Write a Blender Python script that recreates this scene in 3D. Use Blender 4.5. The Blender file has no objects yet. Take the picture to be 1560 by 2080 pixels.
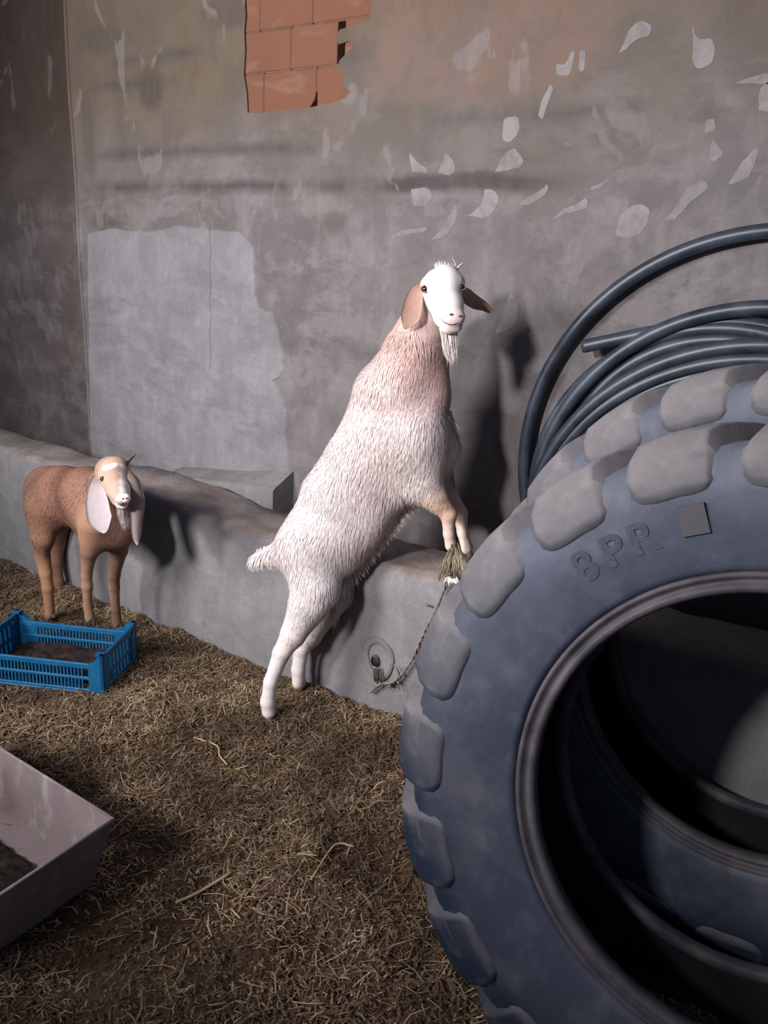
import bpy, bmesh, math, random
import numpy as np
from mathutils import Matrix, Vector

random.seed(5)
rng = np.random.default_rng(11)
S = bpy.context.scene
COL = S.collection

# ------------------------------------------------------------------ camera
F_PX = 1562.0
YAW, PITCH, ROLL = (math.radians(v) for v in (32.0, 17.5, 3.3))
EYE = np.array([0.0, 0.0, 1.65])
FW = np.array([-math.sin(YAW) * math.cos(PITCH), math.cos(YAW) * math.cos(PITCH), -math.sin(PITCH)])
_r0 = np.array([math.cos(YAW), math.sin(YAW), 0.0])
_u0 = np.cross(_r0, FW)
RT = math.cos(ROLL) * _r0 + math.sin(ROLL) * _u0
UP = -math.sin(ROLL) * _r0 + math.cos(ROLL) * _u0
cam_d = bpy.data.cameras.new('camera')
cam_d.sensor_fit = 'VERTICAL'
cam_d.sensor_height = 24.0
cam_d.lens = F_PX * 24.0 / 2080.0
cam_d.clip_start = 0.02
cam = bpy.data.objects.new('camera', cam_d)
COL.objects.link(cam)
M4 = Matrix.Identity(4)
for i in range(3):
    M4[i][0], M4[i][1], M4[i][2], M4[i][3] = RT[i], UP[i], -FW[i], EYE[i]
cam.matrix_world = M4
S.camera = cam

# ------------------------------------------------------------------ light
S.view_settings.view_transform = 'Standard'
S.view_settings.look = 'None'
S.view_settings.exposure = 0.0
S.view_settings.gamma = 1.0
S.view_settings.use_curve_mapping = False
W = bpy.data.worlds.new('barn_ambient')
S.world = W
W.use_nodes = True
W.node_tree.nodes['Background'].inputs[0].default_value = (0.42, 0.50, 0.72, 1)
W.node_tree.nodes['Background'].inputs[1].default_value = 0.20

def aim(o, target):
    o.rotation_euler = (Vector(target) - o.location).to_track_quat('-Z', 'Y').to_euler()

def work_lamp(loc, target, watts, size, cone, color=(1.0, 0.955, 0.95)):
    lamp = bpy.data.lights.new('work_lamp', 'SPOT')
    lamp.energy = watts
    lamp.color = color
    lamp.spot_size = math.radians(cone)
    lamp.spot_blend = 1.0
    lamp.shadow_soft_size = size
    o = bpy.data.objects.new('work_lamp', lamp)
    COL.objects.link(o)
    o.location = loc
    aim(o, target)
work_lamp((-1.45, -1.3, 2.4), (-1.55, 2.6, 1.9), 560, 0.16, 92)
work_lamp((-2.8, -1.0, 2.25), (-2.2, 2.6, 1.7), 640, 0.48, 102)

# ------------------------------------------------------------------ helpers
def ray(px, py):
    return FW + RT * ((px - 780) / F_PX) - UP * ((py - 1040) / F_PX)

def at_y(px, py, y):
    d = ray(px, py)
    return EYE + d * (y / d[1])

def at_z(px, py, z):
    d = ray(px, py)
    return EYE + d * ((z - EYE[2]) / d[2])

def put(o, parent=None):
    COL.objects.link(o)
    if parent is not None:
        o.parent = parent
    return o

def mesh_obj(name, verts, faces, m, parent=None, smooth=True):
    me = bpy.data.meshes.new(name)
    me.from_pydata([tuple(v) for v in verts], [], [tuple(f) for f in faces])
    me.update()
    if m:
        me.materials.append(m)
    if smooth:
        me.polygons.foreach_set('use_smooth', [True] * len(me.polygons))
    return put(bpy.data.objects.new(name, me), parent)

def bm_obj(name, bm, m, parent=None, smooth=True):
    me = bpy.data.meshes.new(name)
    bmesh.ops.recalc_face_normals(bm, faces=bm.faces)
    bm.to_mesh(me)
    bm.free()
    if m:
        me.materials.append(m)
    if smooth:
        me.polygons.foreach_set('use_smooth', [True] * len(me.polygons))
    return put(bpy.data.objects.new(name, me), parent)

def empty(name, loc):
    o = bpy.data.objects.new(name, None)
    o.empty_display_size = 0.1
    o.location = loc
    return put(o)

def tag(o, label=None, cat=None, group=None, kind=None):
    if label: o['label'] = label
    if cat: o['category'] = cat
    if group: o['group'] = group
    if kind: o['kind'] = kind
    return o

def catmull(pts, n):
    P = [np.array(p, float) for p in pts]
    P = [2 * P[0] - P[1]] + P + [2 * P[-1] - P[-2]]
    out = []
    for i in range(1, len(P) - 2):
        for k in range(n):
            t = k / n
            a, b, c, d = P[i - 1], P[i], P[i + 1], P[i + 2]
            out.append(0.5 * ((2 * b) + (-a + c) * t + (2 * a - 5 * b + 4 * c - d) * t * t + (-a + 3 * b - 3 * c + d) * t ** 3))
    out.append(P[-2])
    return out

def tube(pts, radii, n=10, cap=True):
    """tapered tube along a polyline -> verts, faces"""
    P = [np.array(p, float) for p in pts]
    if np.isscalar(radii): radii = [radii] * len(P)
    V, Fc = [], []
    t = P[1] - P[0]; t /= np.linalg.norm(t)
    ref = np.array([0, 0, 1.0]) if abs(t[2]) < 0.9 else np.array([1.0, 0, 0])
    a = np.cross(t, ref); a /= np.linalg.norm(a)
    for i, p in enumerate(P):
        t = P[min(i + 1, len(P) - 1)] - P[max(i - 1, 0)]
        t /= np.linalg.norm(t) + 1e-12
        a = a - t * (a @ t); a /= np.linalg.norm(a) + 1e-12
        b = np.cross(t, a)
        for k in range(n):
            g = 2 * math.pi * k / n
            V.append(p + radii[i] * (math.cos(g) * a + math.sin(g) * b))
    for i in range(len(P) - 1):
        for k in range(n):
            Fc.append((i * n + k, i * n + (k + 1) % n, (i + 1) * n + (k + 1) % n, (i + 1) * n + k))
    if cap:
        Fc.append(tuple(range(n))[::-1])
        Fc.append(tuple((len(P) - 1) * n + k for k in range(n)))
    return V, Fc

def join(parts):
    V, Fc = [], []
    for v, f in parts:
        o = len(V)
        V += list(v)
        Fc += [tuple(i + o for i in q) for q in f]
    return V, Fc

def box_vf(lo_, hi_):
    (x0, y0, z0), (x1, y1, z1) = lo_, hi_
    V = [(x0, y0, z0), (x1, y0, z0), (x1, y1, z0), (x0, y1, z0), (x0, y0, z1), (x1, y0, z1), (x1, y1, z1), (x0, y1, z1)]
    return V, [(3, 2, 1, 0), (4, 5, 6, 7), (0, 1, 5, 4), (1, 2, 6, 5), (2, 3, 7, 6), (3, 0, 4, 7)]

_tab = rng.random((64, 64))
def vnoise(x, y):
    xi = np.floor(x).astype(int); yi = np.floor(y).astype(int)
    fx = x - xi; fy = y - yi
    fx = fx * fx * (3 - 2 * fx); fy = fy * fy * (3 - 2 * fy)
    g = lambda a, b: _tab[a % 64, b % 64]
    return (g(xi, yi) * (1 - fx) + g(xi + 1, yi) * fx) * (1 - fy) + (g(xi, yi + 1) * (1 - fx) + g(xi + 1, yi + 1) * fx) * fy

def fbm(x, y, f, n=4):
    x = np.asarray(x, float); y = np.asarray(y, float)
    s = 0; a = 0.5
    for _ in range(n):
        s = s + a * vnoise(x * f + 17.3, y * f + 5.1)
        f *= 2.03; a *= 0.5
    return s

# ------------------------------------------------------------------ materials
class NT:
    def __init__(self, name, rough=0.9, spec=0.3):
        self.m = bpy.data.materials.new(name)
        self.m.use_nodes = True
        self.t = self.m.node_tree
        self.b = self.t.nodes['Principled BSDF']
        self.b.inputs['Roughness'].default_value = rough
        self.b.inputs['Specular IOR Level'].default_value = spec
        g = self.t.nodes.new('ShaderNodeTexCoord')
        self.obj = g.outputs['Object']
        self.geo = self.t.nodes.new('ShaderNodeNewGeometry')
    def link(self, a, b): self.t.links.new(a, b)
    def val(self, v, s):
        if isinstance(v, (int, float)): s.default_value = v
        elif isinstance(v, tuple): s.default_value = v if len(v) == len(s.default_value) else (*v, 1)
        else: self.link(v, s)
    def mapping(self, scale=(1, 1, 1), loc=(0, 0, 0), rot=(0, 0, 0), src=None):
        n = self.t.nodes.new('ShaderNodeMapping')
        n.inputs['Scale'].default_value = scale; n.inputs['Location'].default_value = loc; n.inputs['Rotation'].default_value = rot
        self.link(src or self.obj, n.inputs['Vector'])
        return n.outputs[0]
    def noise(self, scale, detail=4, rough=0.55, vec=None, dist=0.0):
        n = self.t.nodes.new('ShaderNodeTexNoise')
        n.inputs['Scale'].default_value = scale; n.inputs['Detail'].default_value = detail
        n.inputs['Roughness'].default_value = rough; n.inputs['Distortion'].default_value = dist
        self.link(vec or self.obj, n.inputs['Vector'])
        return n.outputs['Fac']
    def ramp(self, fac, stops):
        n = self.t.nodes.new('ShaderNodeValToRGB')
        e = n.color_ramp.elements
        while len(e) < len(stops): e.new(0.5)
        for el, (p, c) in zip(e, stops):
            el.position = p
            el.color = (c, c, c, 1) if isinstance(c, (int, float)) else (*c, 1)
        self.link(fac, n.inputs[0])
        return n.outputs[0]
    def math(self, op, a, b=0.0, clamp=False):
        n = self.t.nodes.new('ShaderNodeMath')
        n.operation = op; n.use_clamp = clamp
        self.val(a, n.inputs[0]); self.val(b, n.inputs[1])
        return n.outputs[0]
    def mix(self, fac, a, b, blend='MIX'):
        n = self.t.nodes.new('ShaderNodeMix')
        n.data_type = 'RGBA'; n.blend_type = blend
        self.val(fac, n.inputs[0]); self.val(a, n.inputs[6]); self.val(b, n.inputs[7])
        return n.outputs[2]
    def sep(self, v):
        n = self.t.nodes.new('ShaderNodeSeparateXYZ')
        self.link(v, n.inputs[0])
        return n.outputs
    def color(self, c): self.val(c, self.b.inputs['Base Color'])
    def bump(self, h, strength=0.3, dist=0.01):
        n = self.t.nodes.new('ShaderNodeBump')
        n.inputs['Strength'].default_value = strength; n.inputs['Distance'].default_value = dist
        self.link(h, n.inputs['Height'])
        self.link(n.outputs[0], self.b.inputs['Normal'])
    def attr(self, name):
        n = self.t.nodes.new('ShaderNodeAttribute')
        n.attribute_name = name
        return n.outputs['Color']

def plaster(name, base, dark, pale, upper_tone=(0.155, 0.115, 0.07), courses=False, flakes=0.0):
    k = NT(name, 0.93, 0.2)
    big = k.noise(1.3, 5, 0.6)
    mid = k.noise(6.5, 6, 0.65, k.mapping((1, 1, 0.75)), 0.4)
    fine = k.noise(60, 4, 0.6)
    c = k.mix(k.ramp(big, [(0.35, 0), (0.68, 1)]), base, dark)
    c = k.mix(k.ramp(mid, [(0.42, 0), (0.72, 0.85)]), c, pale)
    blot = k.noise(2.3, 6, 0.7, k.mapping((0.75, 1, 1.9), (3.1, 0, 1.7)), 0.25)
    c = k.mix(k.ramp(blot, [(0.50, 0), (0.66, 0.75)]), c, tuple(v * 0.62 for v in base))
    pb = k.noise(3.4, 6, 0.7, k.mapping((0.7, 1, 1.5), (7.1, 0, 4.7)), 0.25)
    c = k.mix(k.ramp(pb, [(0.54, 0), (0.60, 0.45)]), c, pale)
    xyz = k.sep(k.obj)
    wob = k.math('MULTIPLY', k.math('SUBTRACT', k.noise(2.2, 3), 0.5), 0.7)
    if upper_tone:                                   # brown-yellow tone high on the wall, stronger to the left
        hz = k.math('ADD', xyz[2], wob)
        hz = k.math('SUBTRACT', hz, k.math('MULTIPLY', xyz[0], 0.07))
        f = k.ramp(k.math('MULTIPLY', hz, 0.25), [(0.50, 0), (0.66, 0.9)])
        c = k.mix(f, c, upper_tone, 'MIX')
        c = k.mix(k.math('MULTIPLY', k.ramp(mid, [(0.45, 0), (0.62, 0.6)]), f), c, tuple(v * 1.4 for v in upper_tone))
    if courses:                                 # block courses ghosting through the render
        for z, x0, x1, a in ((2.115, -3.6, -2.0, 0.6), (1.965, -3.7, -0.9, 0.8), (1.985, -2.2, -0.9, 0.7), (1.80, -3.75, -3.2, 0.8), (1.655, -3.1, -2.4, 0.5), (2.19, -1.7, -0.6, 0.4), (2.42, -3.6, -2.9, 0.6), (2.52, -3.5, -2.6, 0.6)):
            dz = k.math('ABSOLUTE', k.math('SUBTRACT', k.math('ADD', xyz[2], k.math('MULTIPLY', wob, 0.06)), z))
            band = k.math('SUBTRACT', 1.0, k.math('MULTIPLY', dz, 24), True)
            inx = k.math('MULTIPLY', k.math('MULTIPLY', k.math('SUBTRACT', xyz[0], x0), 5.0, True), k.math('MULTIPLY', k.math('SUBTRACT', x1, xyz[0]), 3.0, True))
            br = k.ramp(k.noise(4.5, 3, 0.6, k.mapping((1, 1, 0.2), (z, 0, z * 3))), [(0.36, 0.25), (0.54, 1)])
            c = k.mix(k.math('MULTIPLY', k.math('MULTIPLY', band, inx), k.math('MULTIPLY', br, min(1.0, a * 1.25))), c, (0.06, 0.052, 0.052))
        for cx_, cz_, rx_, rz_, am in ((-3.12, 2.40, 0.10, 0.10, 0.8), (-3.45, 2.62, 0.2, 0.06, 0.6), (-2.62, 2.66, 0.16, 0.07, 0.7), (-3.52, 1.81, 0.03, 0.10, 0.7), (-2.04, 1.83, 0.07, 0.05, 0.6),
                                       (-1.40, 1.985, 0.14, 0.03, 0.9), (-1.72, 1.975, 0.08, 0.025, 0.7), (-1.98, 2.44, 0.12, 0.05, 0.6), (-3.6, 2.2, 0.05, 0.2, 0.5)):
            ex = k.math('DIVIDE', k.math('SUBTRACT', k.math('ADD', xyz[0], k.math('MULTIPLY', wob, 0.12)), cx_), rx_)
            ez = k.math('DIVIDE', k.math('SUBTRACT', k.math('ADD', xyz[2], k.math('MULTIPLY', k.math('SUBTRACT', mid, 0.5), 0.12)), cz_), rz_)
            em = k.math('SUBTRACT', 1.3, k.math('ADD', k.math('MULTIPLY', ex, ex), k.math('MULTIPLY', ez, ez)), True)
            c = k.mix(k.math('MULTIPLY', em, k.math('MULTIPLY', k.ramp(mid, [(0.3, 0.4), (0.6, 1)]), am)), c, (0.062, 0.05, 0.043))
        # pinkish wash where the bricks lie only just under the render
        dx = k.math('DIVIDE', k.math('SUBTRACT', xyz[0], -1.45), 0.5)
        dzz = k.math('DIVIDE', k.math('SUBTRACT', xyz[2], 2.48), 0.24)
        rr = k.math('ADD', k.math('POWER', k.math('ABSOLUTE', dx), 4.0), k.math('POWER', k.math('ABSOLUTE', dzz), 4.0))
        pk = k.math('MULTIPLY', k.math('SUBTRACT', 1.25, k.math('ADD', rr, wob), True), 0.8, True)
        c = k.mix(k.math('MULTIPLY', pk, k.ramp(mid, [(0.3, 0.25), (0.6, 0.85)])), c, (0.19, 0.12, 0.095))
    if flakes:
        fl = k.noise(5.2, 3, 0.5, k.mapping((1.0, 1, 0.62), (0.6, 0, 0.9), (0, 0.5, 0)), 0.5)
        c = k.mix(k.ramp(fl, [(0.615, 0), (0.645, flakes)]), c, pale)
    streak = k.noise(26, 3, 0.6, k.mapping((1, 1, 0.16)))
    c = k.mix(k.ramp(streak, [(0.35, 0.28), (0.65, 0)]), c, tuple(v * 0.7 for v in base))
    c = k.mix(k.ramp(fine, [(0.3, 0.16), (0.6, 0)]), c, (0.1, 0.09, 0.085))
    k.color(c)
    h = k.math('ADD', k.math('MULTIPLY', mid, 0.7), k.math('MULTIPLY', fine, 0.25))
    k.bump(h, 0.45, 0.012)
    return k.m

M_WALL = plaster('wall_plaster', (0.165, 0.149, 0.153), (0.115, 0.102, 0.103), (0.235, 0.217, 0.222), (0.10, 0.074, 0.047), True, 0.4)
M_RECESS = plaster('recess_plaster', (0.125, 0.103, 0.10), (0.085, 0.068, 0.064), (0.20, 0.178, 0.175), (0.055, 0.035, 0.024), False, 0.45)  # darker, browner plaster for the recessed wall
M_PATCH = plaster('patch_plaster', (0.218, 0.213, 0.228), (0.18, 0.176, 0.19), (0.275, 0.27, 0.283), False)
def smear_mat():
    k = NT('pale_mortar', 0.95, 0.15)
    n = k.noise(11, 5, 0.65, None, 0.4)
    c = k.mix(k.ramp(n, [(0.38, 0), (0.60, 1)]), (0.175, 0.16, 0.161), (0.245, 0.227, 0.229))
    k.color(k.mix(k.ramp(k.noise(60, 3), [(0.3, 0.15), (0.6, 0)]), c, (0.15, 0.14, 0.135)))
    return k.m
M_SMEAR = smear_mat()
M_TROUGH = plaster('trough_concrete', (0.225, 0.215, 0.222), (0.18, 0.17, 0.176), (0.30, 0.285, 0.288), False, False, 0.5)

def lip_material():
    k = NT('lip_concrete', 0.95, 0.2)
    mid = k.noise(7, 6, 0.65, None, 0.5)
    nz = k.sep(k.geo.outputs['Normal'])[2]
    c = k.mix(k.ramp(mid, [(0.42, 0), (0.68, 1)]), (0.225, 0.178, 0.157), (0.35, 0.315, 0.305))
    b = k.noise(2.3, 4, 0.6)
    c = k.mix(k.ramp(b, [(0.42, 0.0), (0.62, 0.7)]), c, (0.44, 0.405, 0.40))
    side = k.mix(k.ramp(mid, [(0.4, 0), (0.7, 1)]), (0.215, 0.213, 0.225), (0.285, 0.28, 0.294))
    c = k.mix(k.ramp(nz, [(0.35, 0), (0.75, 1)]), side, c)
    fine = k.noise(70, 4, 0.6)
    c = k.mix(k.ramp(fine, [(0.3, 0.25), (0.6, 0)]), c, (0.13, 0.11, 0.10))
    st = k.noise(24, 3, 0.6, k.mapping((1, 1, 0.14)))
    c = k.mix(k.ramp(st, [(0.35, 0.25), (0.62, 0)]), c, (0.17, 0.16, 0.16))
    k.color(c)
    k.bump(k.math('ADD', mid, k.math('MULTIPLY', fine, 0.3)), 0.5, 0.012)
    return k.m
M_LIP = lip_material()

def brick_mat():
    k = NT('clay_brick', 0.9, 0.2)
    oi = k.t.nodes.new('ShaderNodeObjectInfo')
    n = k.noise(5, 5, 0.6)
    c = k.mix(k.ramp(n, [(0.3, 0), (0.7, 1)]), (0.19, 0.082, 0.05), (0.145, 0.07, 0.045))
    c = k.mix(k.math('MULTIPLY', oi.outputs['Random'], 0.6), c, (0.16, 0.07, 0.045))
    f = k.noise(18, 4, 0.6, k.mapping((0.35, 1, 1)))
    c = k.mix(k.ramp(f, [(0.55, 0), (0.75, 0.4)]), c, (0.25, 0.165, 0.12))
    k.color(c)
    k.bump(k.noise(30, 3, 0.5, k.mapping((0.1, 1, 2.2))), 0.35, 0.004)
    return k.m
M_BRICK = brick_mat()

def simple(name, a, b, scale=12, rough=0.8, spec=0.3, bump=0.2, metal=0.0, stretch=(1, 1, 1)):
    k = NT(name, rough, spec)
    n = k.noise(scale, 5, 0.6, k.mapping(stretch))
    k.color(k.mix(k.ramp(n, [(0.35, 0), (0.66, 1)]), a, b))
    k.b.inputs['Metallic'].default_value = metal
    if bump: k.bump(n, bump, 0.006)
    return k.m

M_MORTAR = simple('joint_mortar', (0.10, 0.055, 0.04), (0.15, 0.085, 0.062), 20)
M_DARK = simple('cavity_dark', (0.03, 0.022, 0.018), (0.05, 0.038, 0.03), 9)
M_RUST = simple('rusty_iron', (0.05, 0.032, 0.028), (0.13, 0.095, 0.085), 40, 0.8, 0.3, 0.3)
M_PIPE = simple('black_polyethylene', (0.013, 0.019, 0.030), (0.05, 0.064, 0.09), 7, 0.42, 0.5, 0.05, 0, (1, 1, 1))
M_TWINE = simple('dry_twine', (0.17, 0.14, 0.12), (0.30, 0.26, 0.22), 30, 0.95, 0.1, 0.3)
M_FIBRE = simple('sack_fibre', (0.20, 0.165, 0.115), (0.36, 0.31, 0.24), 30, 0.95, 0.1, 0.2)
M_RAGWHITE = simple('white_fibre', (0.6, 0.58, 0.56), (0.8, 0.78, 0.76), 30, 0.95, 0.1, 0.2)

def rubber(name, base, dusty, amount):
    k = NT(name, 0.8, 0.22)
    n = k.noise(4.2, 6, 0.65, None, 0.5)
    n2 = k.noise(17, 5, 0.6)
    nz = k.sep(k.geo.outputs['Normal'])[2]
    up = k.math('MULTIPLY', k.math('ADD', nz, -0.05), 0.95, True)       # dust settles on what faces up
    hz = k.sep(k.geo.outputs['Position'])[2]
    hi = k.ramp(k.math('MULTIPLY', k.math('ADD', hz, k.math('MULTIPLY', n, 0.5)), 0.5), [(0.34, 0.0), (0.82, 0.55)])  # dust grows with height; dimmer light low down is put into the colour
    f = k.math('ADD', k.math('MULTIPLY', up, 0.9), hi, True)
    f = k.math('MULTIPLY', f, k.ramp(n, [(0.25, 0.55), (0.65, 1.0)]))
    f = k.math('ADD', f, k.math('MULTIPLY', k.ramp(n2, [(0.5, 0), (0.72, 0.3)]), 0.6), True)
    c = k.mix(k.math('MULTIPLY', f, amount), base, dusty)
    pk = k.ramp(k.noise(6, 4, 0.6, k.mapping(loc=(4, 2, 1))), [(0.5, 0), (0.7, 0.6)])
    c = k.mix(k.math('MULTIPLY', pk, k.math('MULTIPLY', up, amount)), c, (0.31, 0.265, 0.25))
    k.color(c)
    k.bump(k.math('ADD', n2, k.math('MULTIPLY', k.noise(70, 3), 0.3)), 0.25, 0.006)
    return k.m
M_RUBBER = rubber('dusty_rubber', (0.015, 0.023, 0.044), (0.142, 0.155, 0.20), 1.0)
M_LUG = rubber('lug_rubber', (0.015, 0.023, 0.044), (0.215, 0.203, 0.21), 1.0)
M_PAD = simple('worn_pad', (0.075, 0.076, 0.088), (0.115, 0.113, 0.122), 30, 0.85, 0.2, 0.2)
M_BEAD = simple('bead_rubber', (0.045, 0.043, 0.055), (0.115, 0.10, 0.11), 9, 0.6, 0.3, 0.1)
M_INNER = simple('inner_liner', (0.010, 0.011, 0.014), (0.022, 0.023, 0.028), 6, 0.75, 0.25, 0.1)

def crate_mat():
    k = NT('blue_plastic', 0.45, 0.4)
    n = k.noise(9, 5, 0.65)
    d = k.noise(30, 5, 0.7)
    c = k.mix(k.ramp(n, [(0.35, 0), (0.7, 1)]), (0.003, 0.10, 0.25), (0.008, 0.135, 0.285))
    c = k.mix(k.ramp(d, [(0.56, 0), (0.72, 0.4)]), c, (0.17, 0.21, 0.25))
    k.color(c)
    return k.m
M_CRATE = crate_mat()

def tub_mat():
    k = NT('scuffed_sheet_metal', 0.6, 0.4)
    n = k.noise(5, 6, 0.65)
    sc = k.noise(9, 5, 0.7, k.mapping((1, 1, 0.5), (2, 1, 0)))
    c = k.mix(k.ramp(n, [(0.35, 0), (0.7, 1)]), (0.27, 0.212, 0.215), (0.22, 0.18, 0.184))
    c = k.mix(k.ramp(sc, [(0.54, 0), (0.66, 0.8)]), c, (0.38, 0.35, 0.35))
    r = k.noise(3.2, 5, 0.6, k.mapping(loc=(1, 3, 5)))
    c = k.mix(k.ramp(r, [(0.60, 0), (0.74, 0.6)]), c, (0.13, 0.07, 0.06))
    k.color(c)
    k.bump(n, 0.15, 0.004)
    return k.m
M_TUB = tub_mat()

def vcol(name, rough=0.9, spec=0.15, bump=0.0, scale=60):
    k = NT(name, rough, spec)
    k.color(k.attr('Col'))
    if bump: k.bump(k.noise(scale, 4, 0.6), bump, 0.004)
    return k.m
M_COAT = vcol('goat_coat', 0.85, 0.15)
M_SKIN = vcol('goat_body', 0.85, 0.15, 0.25, 70)
M_EAR = vcol('goat_ear', 0.8, 0.2, 0.12, 50)
M_STRAWV = vcol('straw_mix', 0.85, 0.2)
M_EYE = simple('goat_eye', (0.012, 0.009, 0.007), (0.02, 0.014, 0.01), 20, 0.15, 0.6, 0)
M_EYELID = simple('eye_rim', (0.22, 0.15, 0.13), (0.30, 0.2, 0.18), 20, 0.6, 0.3, 0)
M_IRIS = simple('goat_iris', (0.22, 0.17, 0.13), (0.30, 0.24, 0.18), 60, 0.25, 0.5, 0)
M_HORN = simple('pale_horn', (0.62, 0.56, 0.5), (0.75, 0.7, 0.65), 30, 0.5, 0.4, 0.1)
M_HORND = simple('dark_horn', (0.05, 0.042, 0.042), (0.10, 0.085, 0.08), 30, 0.5, 0.4, 0.2)
M_HOOF = simple('hoof', (0.10, 0.08, 0.07), (0.2, 0.16, 0.13), 30, 0.6, 0.3, 0.1)
M_NOSTRIL = simple('nostril', (0.10, 0.045, 0.045), (0.14, 0.07, 0.065), 30, 0.6, 0.3, 0)

def dirt_mat():
    k = NT('trodden_dung_and_straw', 0.95, 0.1)
    n = k.noise(5, 6, 0.65)
    m = k.noise(38, 6, 0.7, None, 0.6)
    c = k.mix(k.ramp(n, [(0.35, 0), (0.68, 1)]), (0.068, 0.043, 0.028), (0.135, 0.088, 0.052))
    c = k.mix(k.ramp(m, [(0.45, 0), (0.7, 0.75)]), c, (0.22, 0.15, 0.085))
    r = k.noise(2.4, 4, 0.6, k.mapping(loc=(3, 8, 1)))
    c = k.mix(k.ramp(r, [(0.55, 0), (0.7, 0.5)]), c, (0.12, 0.055, 0.042))
    k.color(c)
    k.bump(m, 0.9, 0.02)
    return k.m
M_DIRT = dirt_mat()

# ------------------------------------------------------------------ room shell
YW = 2.75                       # face of the back wall
XC = -3.73                      # outer corner where the wall steps back
# floor: trodden bedding with real bumps
def floor_z(x, y):
    x = np.asarray(x, float); y = np.asarray(y, float)
    z = (fbm(x, y, 2.2, 4) - 0.47) * 0.07 + (fbm(x + 9, y, 11, 3) - 0.44) * 0.05 + (fbm(x, y + 7, 31, 2) - 0.37) * 0.02
    z = z - 0.012
    near = np.clip((1.5 - np.abs(y - 0.5)) / 1.5, 0, 1)
    return z - 0.0 * near
gx = np.arange(-6.0, 2.0, 0.035); gy = np.arange(-2.6, 2.275, 0.035)
GX, GY = np.meshgrid(gx, gy)
GZ = floor_z(GX, GY)
nv = len(gx); mv = len(gy)
idx = np.arange(nv * mv).reshape(mv, nv)
quads = np.stack([idx[:-1, :-1], idx[:-1, 1:], idx[1:, 1:], idx[1:, :-1]], -1).reshape(-1, 4)
fl = mesh_obj('floor', np.stack([GX.ravel(), GY.ravel(), GZ.ravel()], 1).tolist(), quads.tolist(), M_DIRT)
tag(fl, kind='structure')

# back wall: render with the patch of bare brick left open
def wx(px, py): 
    p = at_y(px, py, YW)
    return (p[0], p[2])
hole_px = [(500, -50), (497, 0), (499, 30), (496, 64), (498, 100), (495, 150), (501, 188), (503, 229), (531, 228), (560, 225), (592, 222), (628, 219),
           (650, 213), (672, 209), (700, 200), (712, 186), (696, 172), (699, 150), (684, 137), (690, 122), (704, 108), (716, 96), (707, 84), (688, 90),
           (682, 74), (690, 60), (716, 52), (751, 40), (754, 10), (752, -50)]
hole = [wx(*p) for p in hole_px]
X0, X1, Z0, Z1 = XC, 2.2, -0.05, 3.1
def wall_with_hole():
    bm = bmesh.new()
    dy = 0.008
    outer = []
    nseg = 20
    corners = [(X0, Z0), (X1, Z0), (X1, Z1), (X0, Z1)]
    ov = [bm.verts.new((x, YW, z)) for x, z in corners]
    hv = [bm.verts.new((x, YW, z)) for x, z in hole]
    es = [bm.edges.new((ov[i], ov[(i + 1) % 4])) for i in range(4)]
    es += [bm.edges.new((hv[i], hv[(i + 1) % len(hv)])) for i in range(len(hv))]
    bmesh.ops.triangle_fill(bm, use_beauty=True, use_dissolve=False, edges=es)
    hb = [bm.verts.new((x, YW + dy, z)) for x, z in hole]
    for i in range(len(hv)):
        j = (i + 1) % len(hv)
        bm.faces.new((hv[i], hv[j], hb[j], hb[i]))
    bv = [bm.verts.new((x, YW + 0.34, z)) for x, z in corners]
    for i in range(4):
        j = (i + 1) % 4
        bm.faces.new((ov[i], ov[j], bv[j], bv[i]))
    bm.faces.new(bv)
    for f in bm.faces: f.smooth = False
    return bm
wb = bm_obj('wall_back', wall_with_hole(), M_WALL, None, False)
tag(wb, kind='structure')

# bricks behind the render, each its own piece
by = YW + 0.0075
def poly_prism(name, pts, y0, y1, m, parent, bev=0.003):
    """pts (x,z) counter-clockwise seen from -y; chamfered front edge"""
    cx = sum(p[0] for p in pts) / len(pts); cz = sum(p[1] for p in pts) / len(pts)
    n = len(pts)
    inn = [(p[0] + (cx - p[0]) * bev / max(0.03, abs(cx - p[0])), p[1] + (cz - p[1]) * bev / max(0.03, abs(cz - p[1]))) for p in pts]
    V = [(x, y0, z) for x, z in inn] + [(x, y0 + bev, z) for x, z in pts] + [(x, y1, z) for x, z in pts]
    Fc = [tuple(range(n))]
    for i in range(n):
        j = (i + 1) % n
        Fc += [(n + i, n + j, j, i), (2 * n + i, 2 * n + j, n + j, n + i)]
    Fc.append(tuple(range(2 * n, 3 * n))[::-1])
    return mesh_obj(name, V, Fc, m, parent, False)

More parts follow.
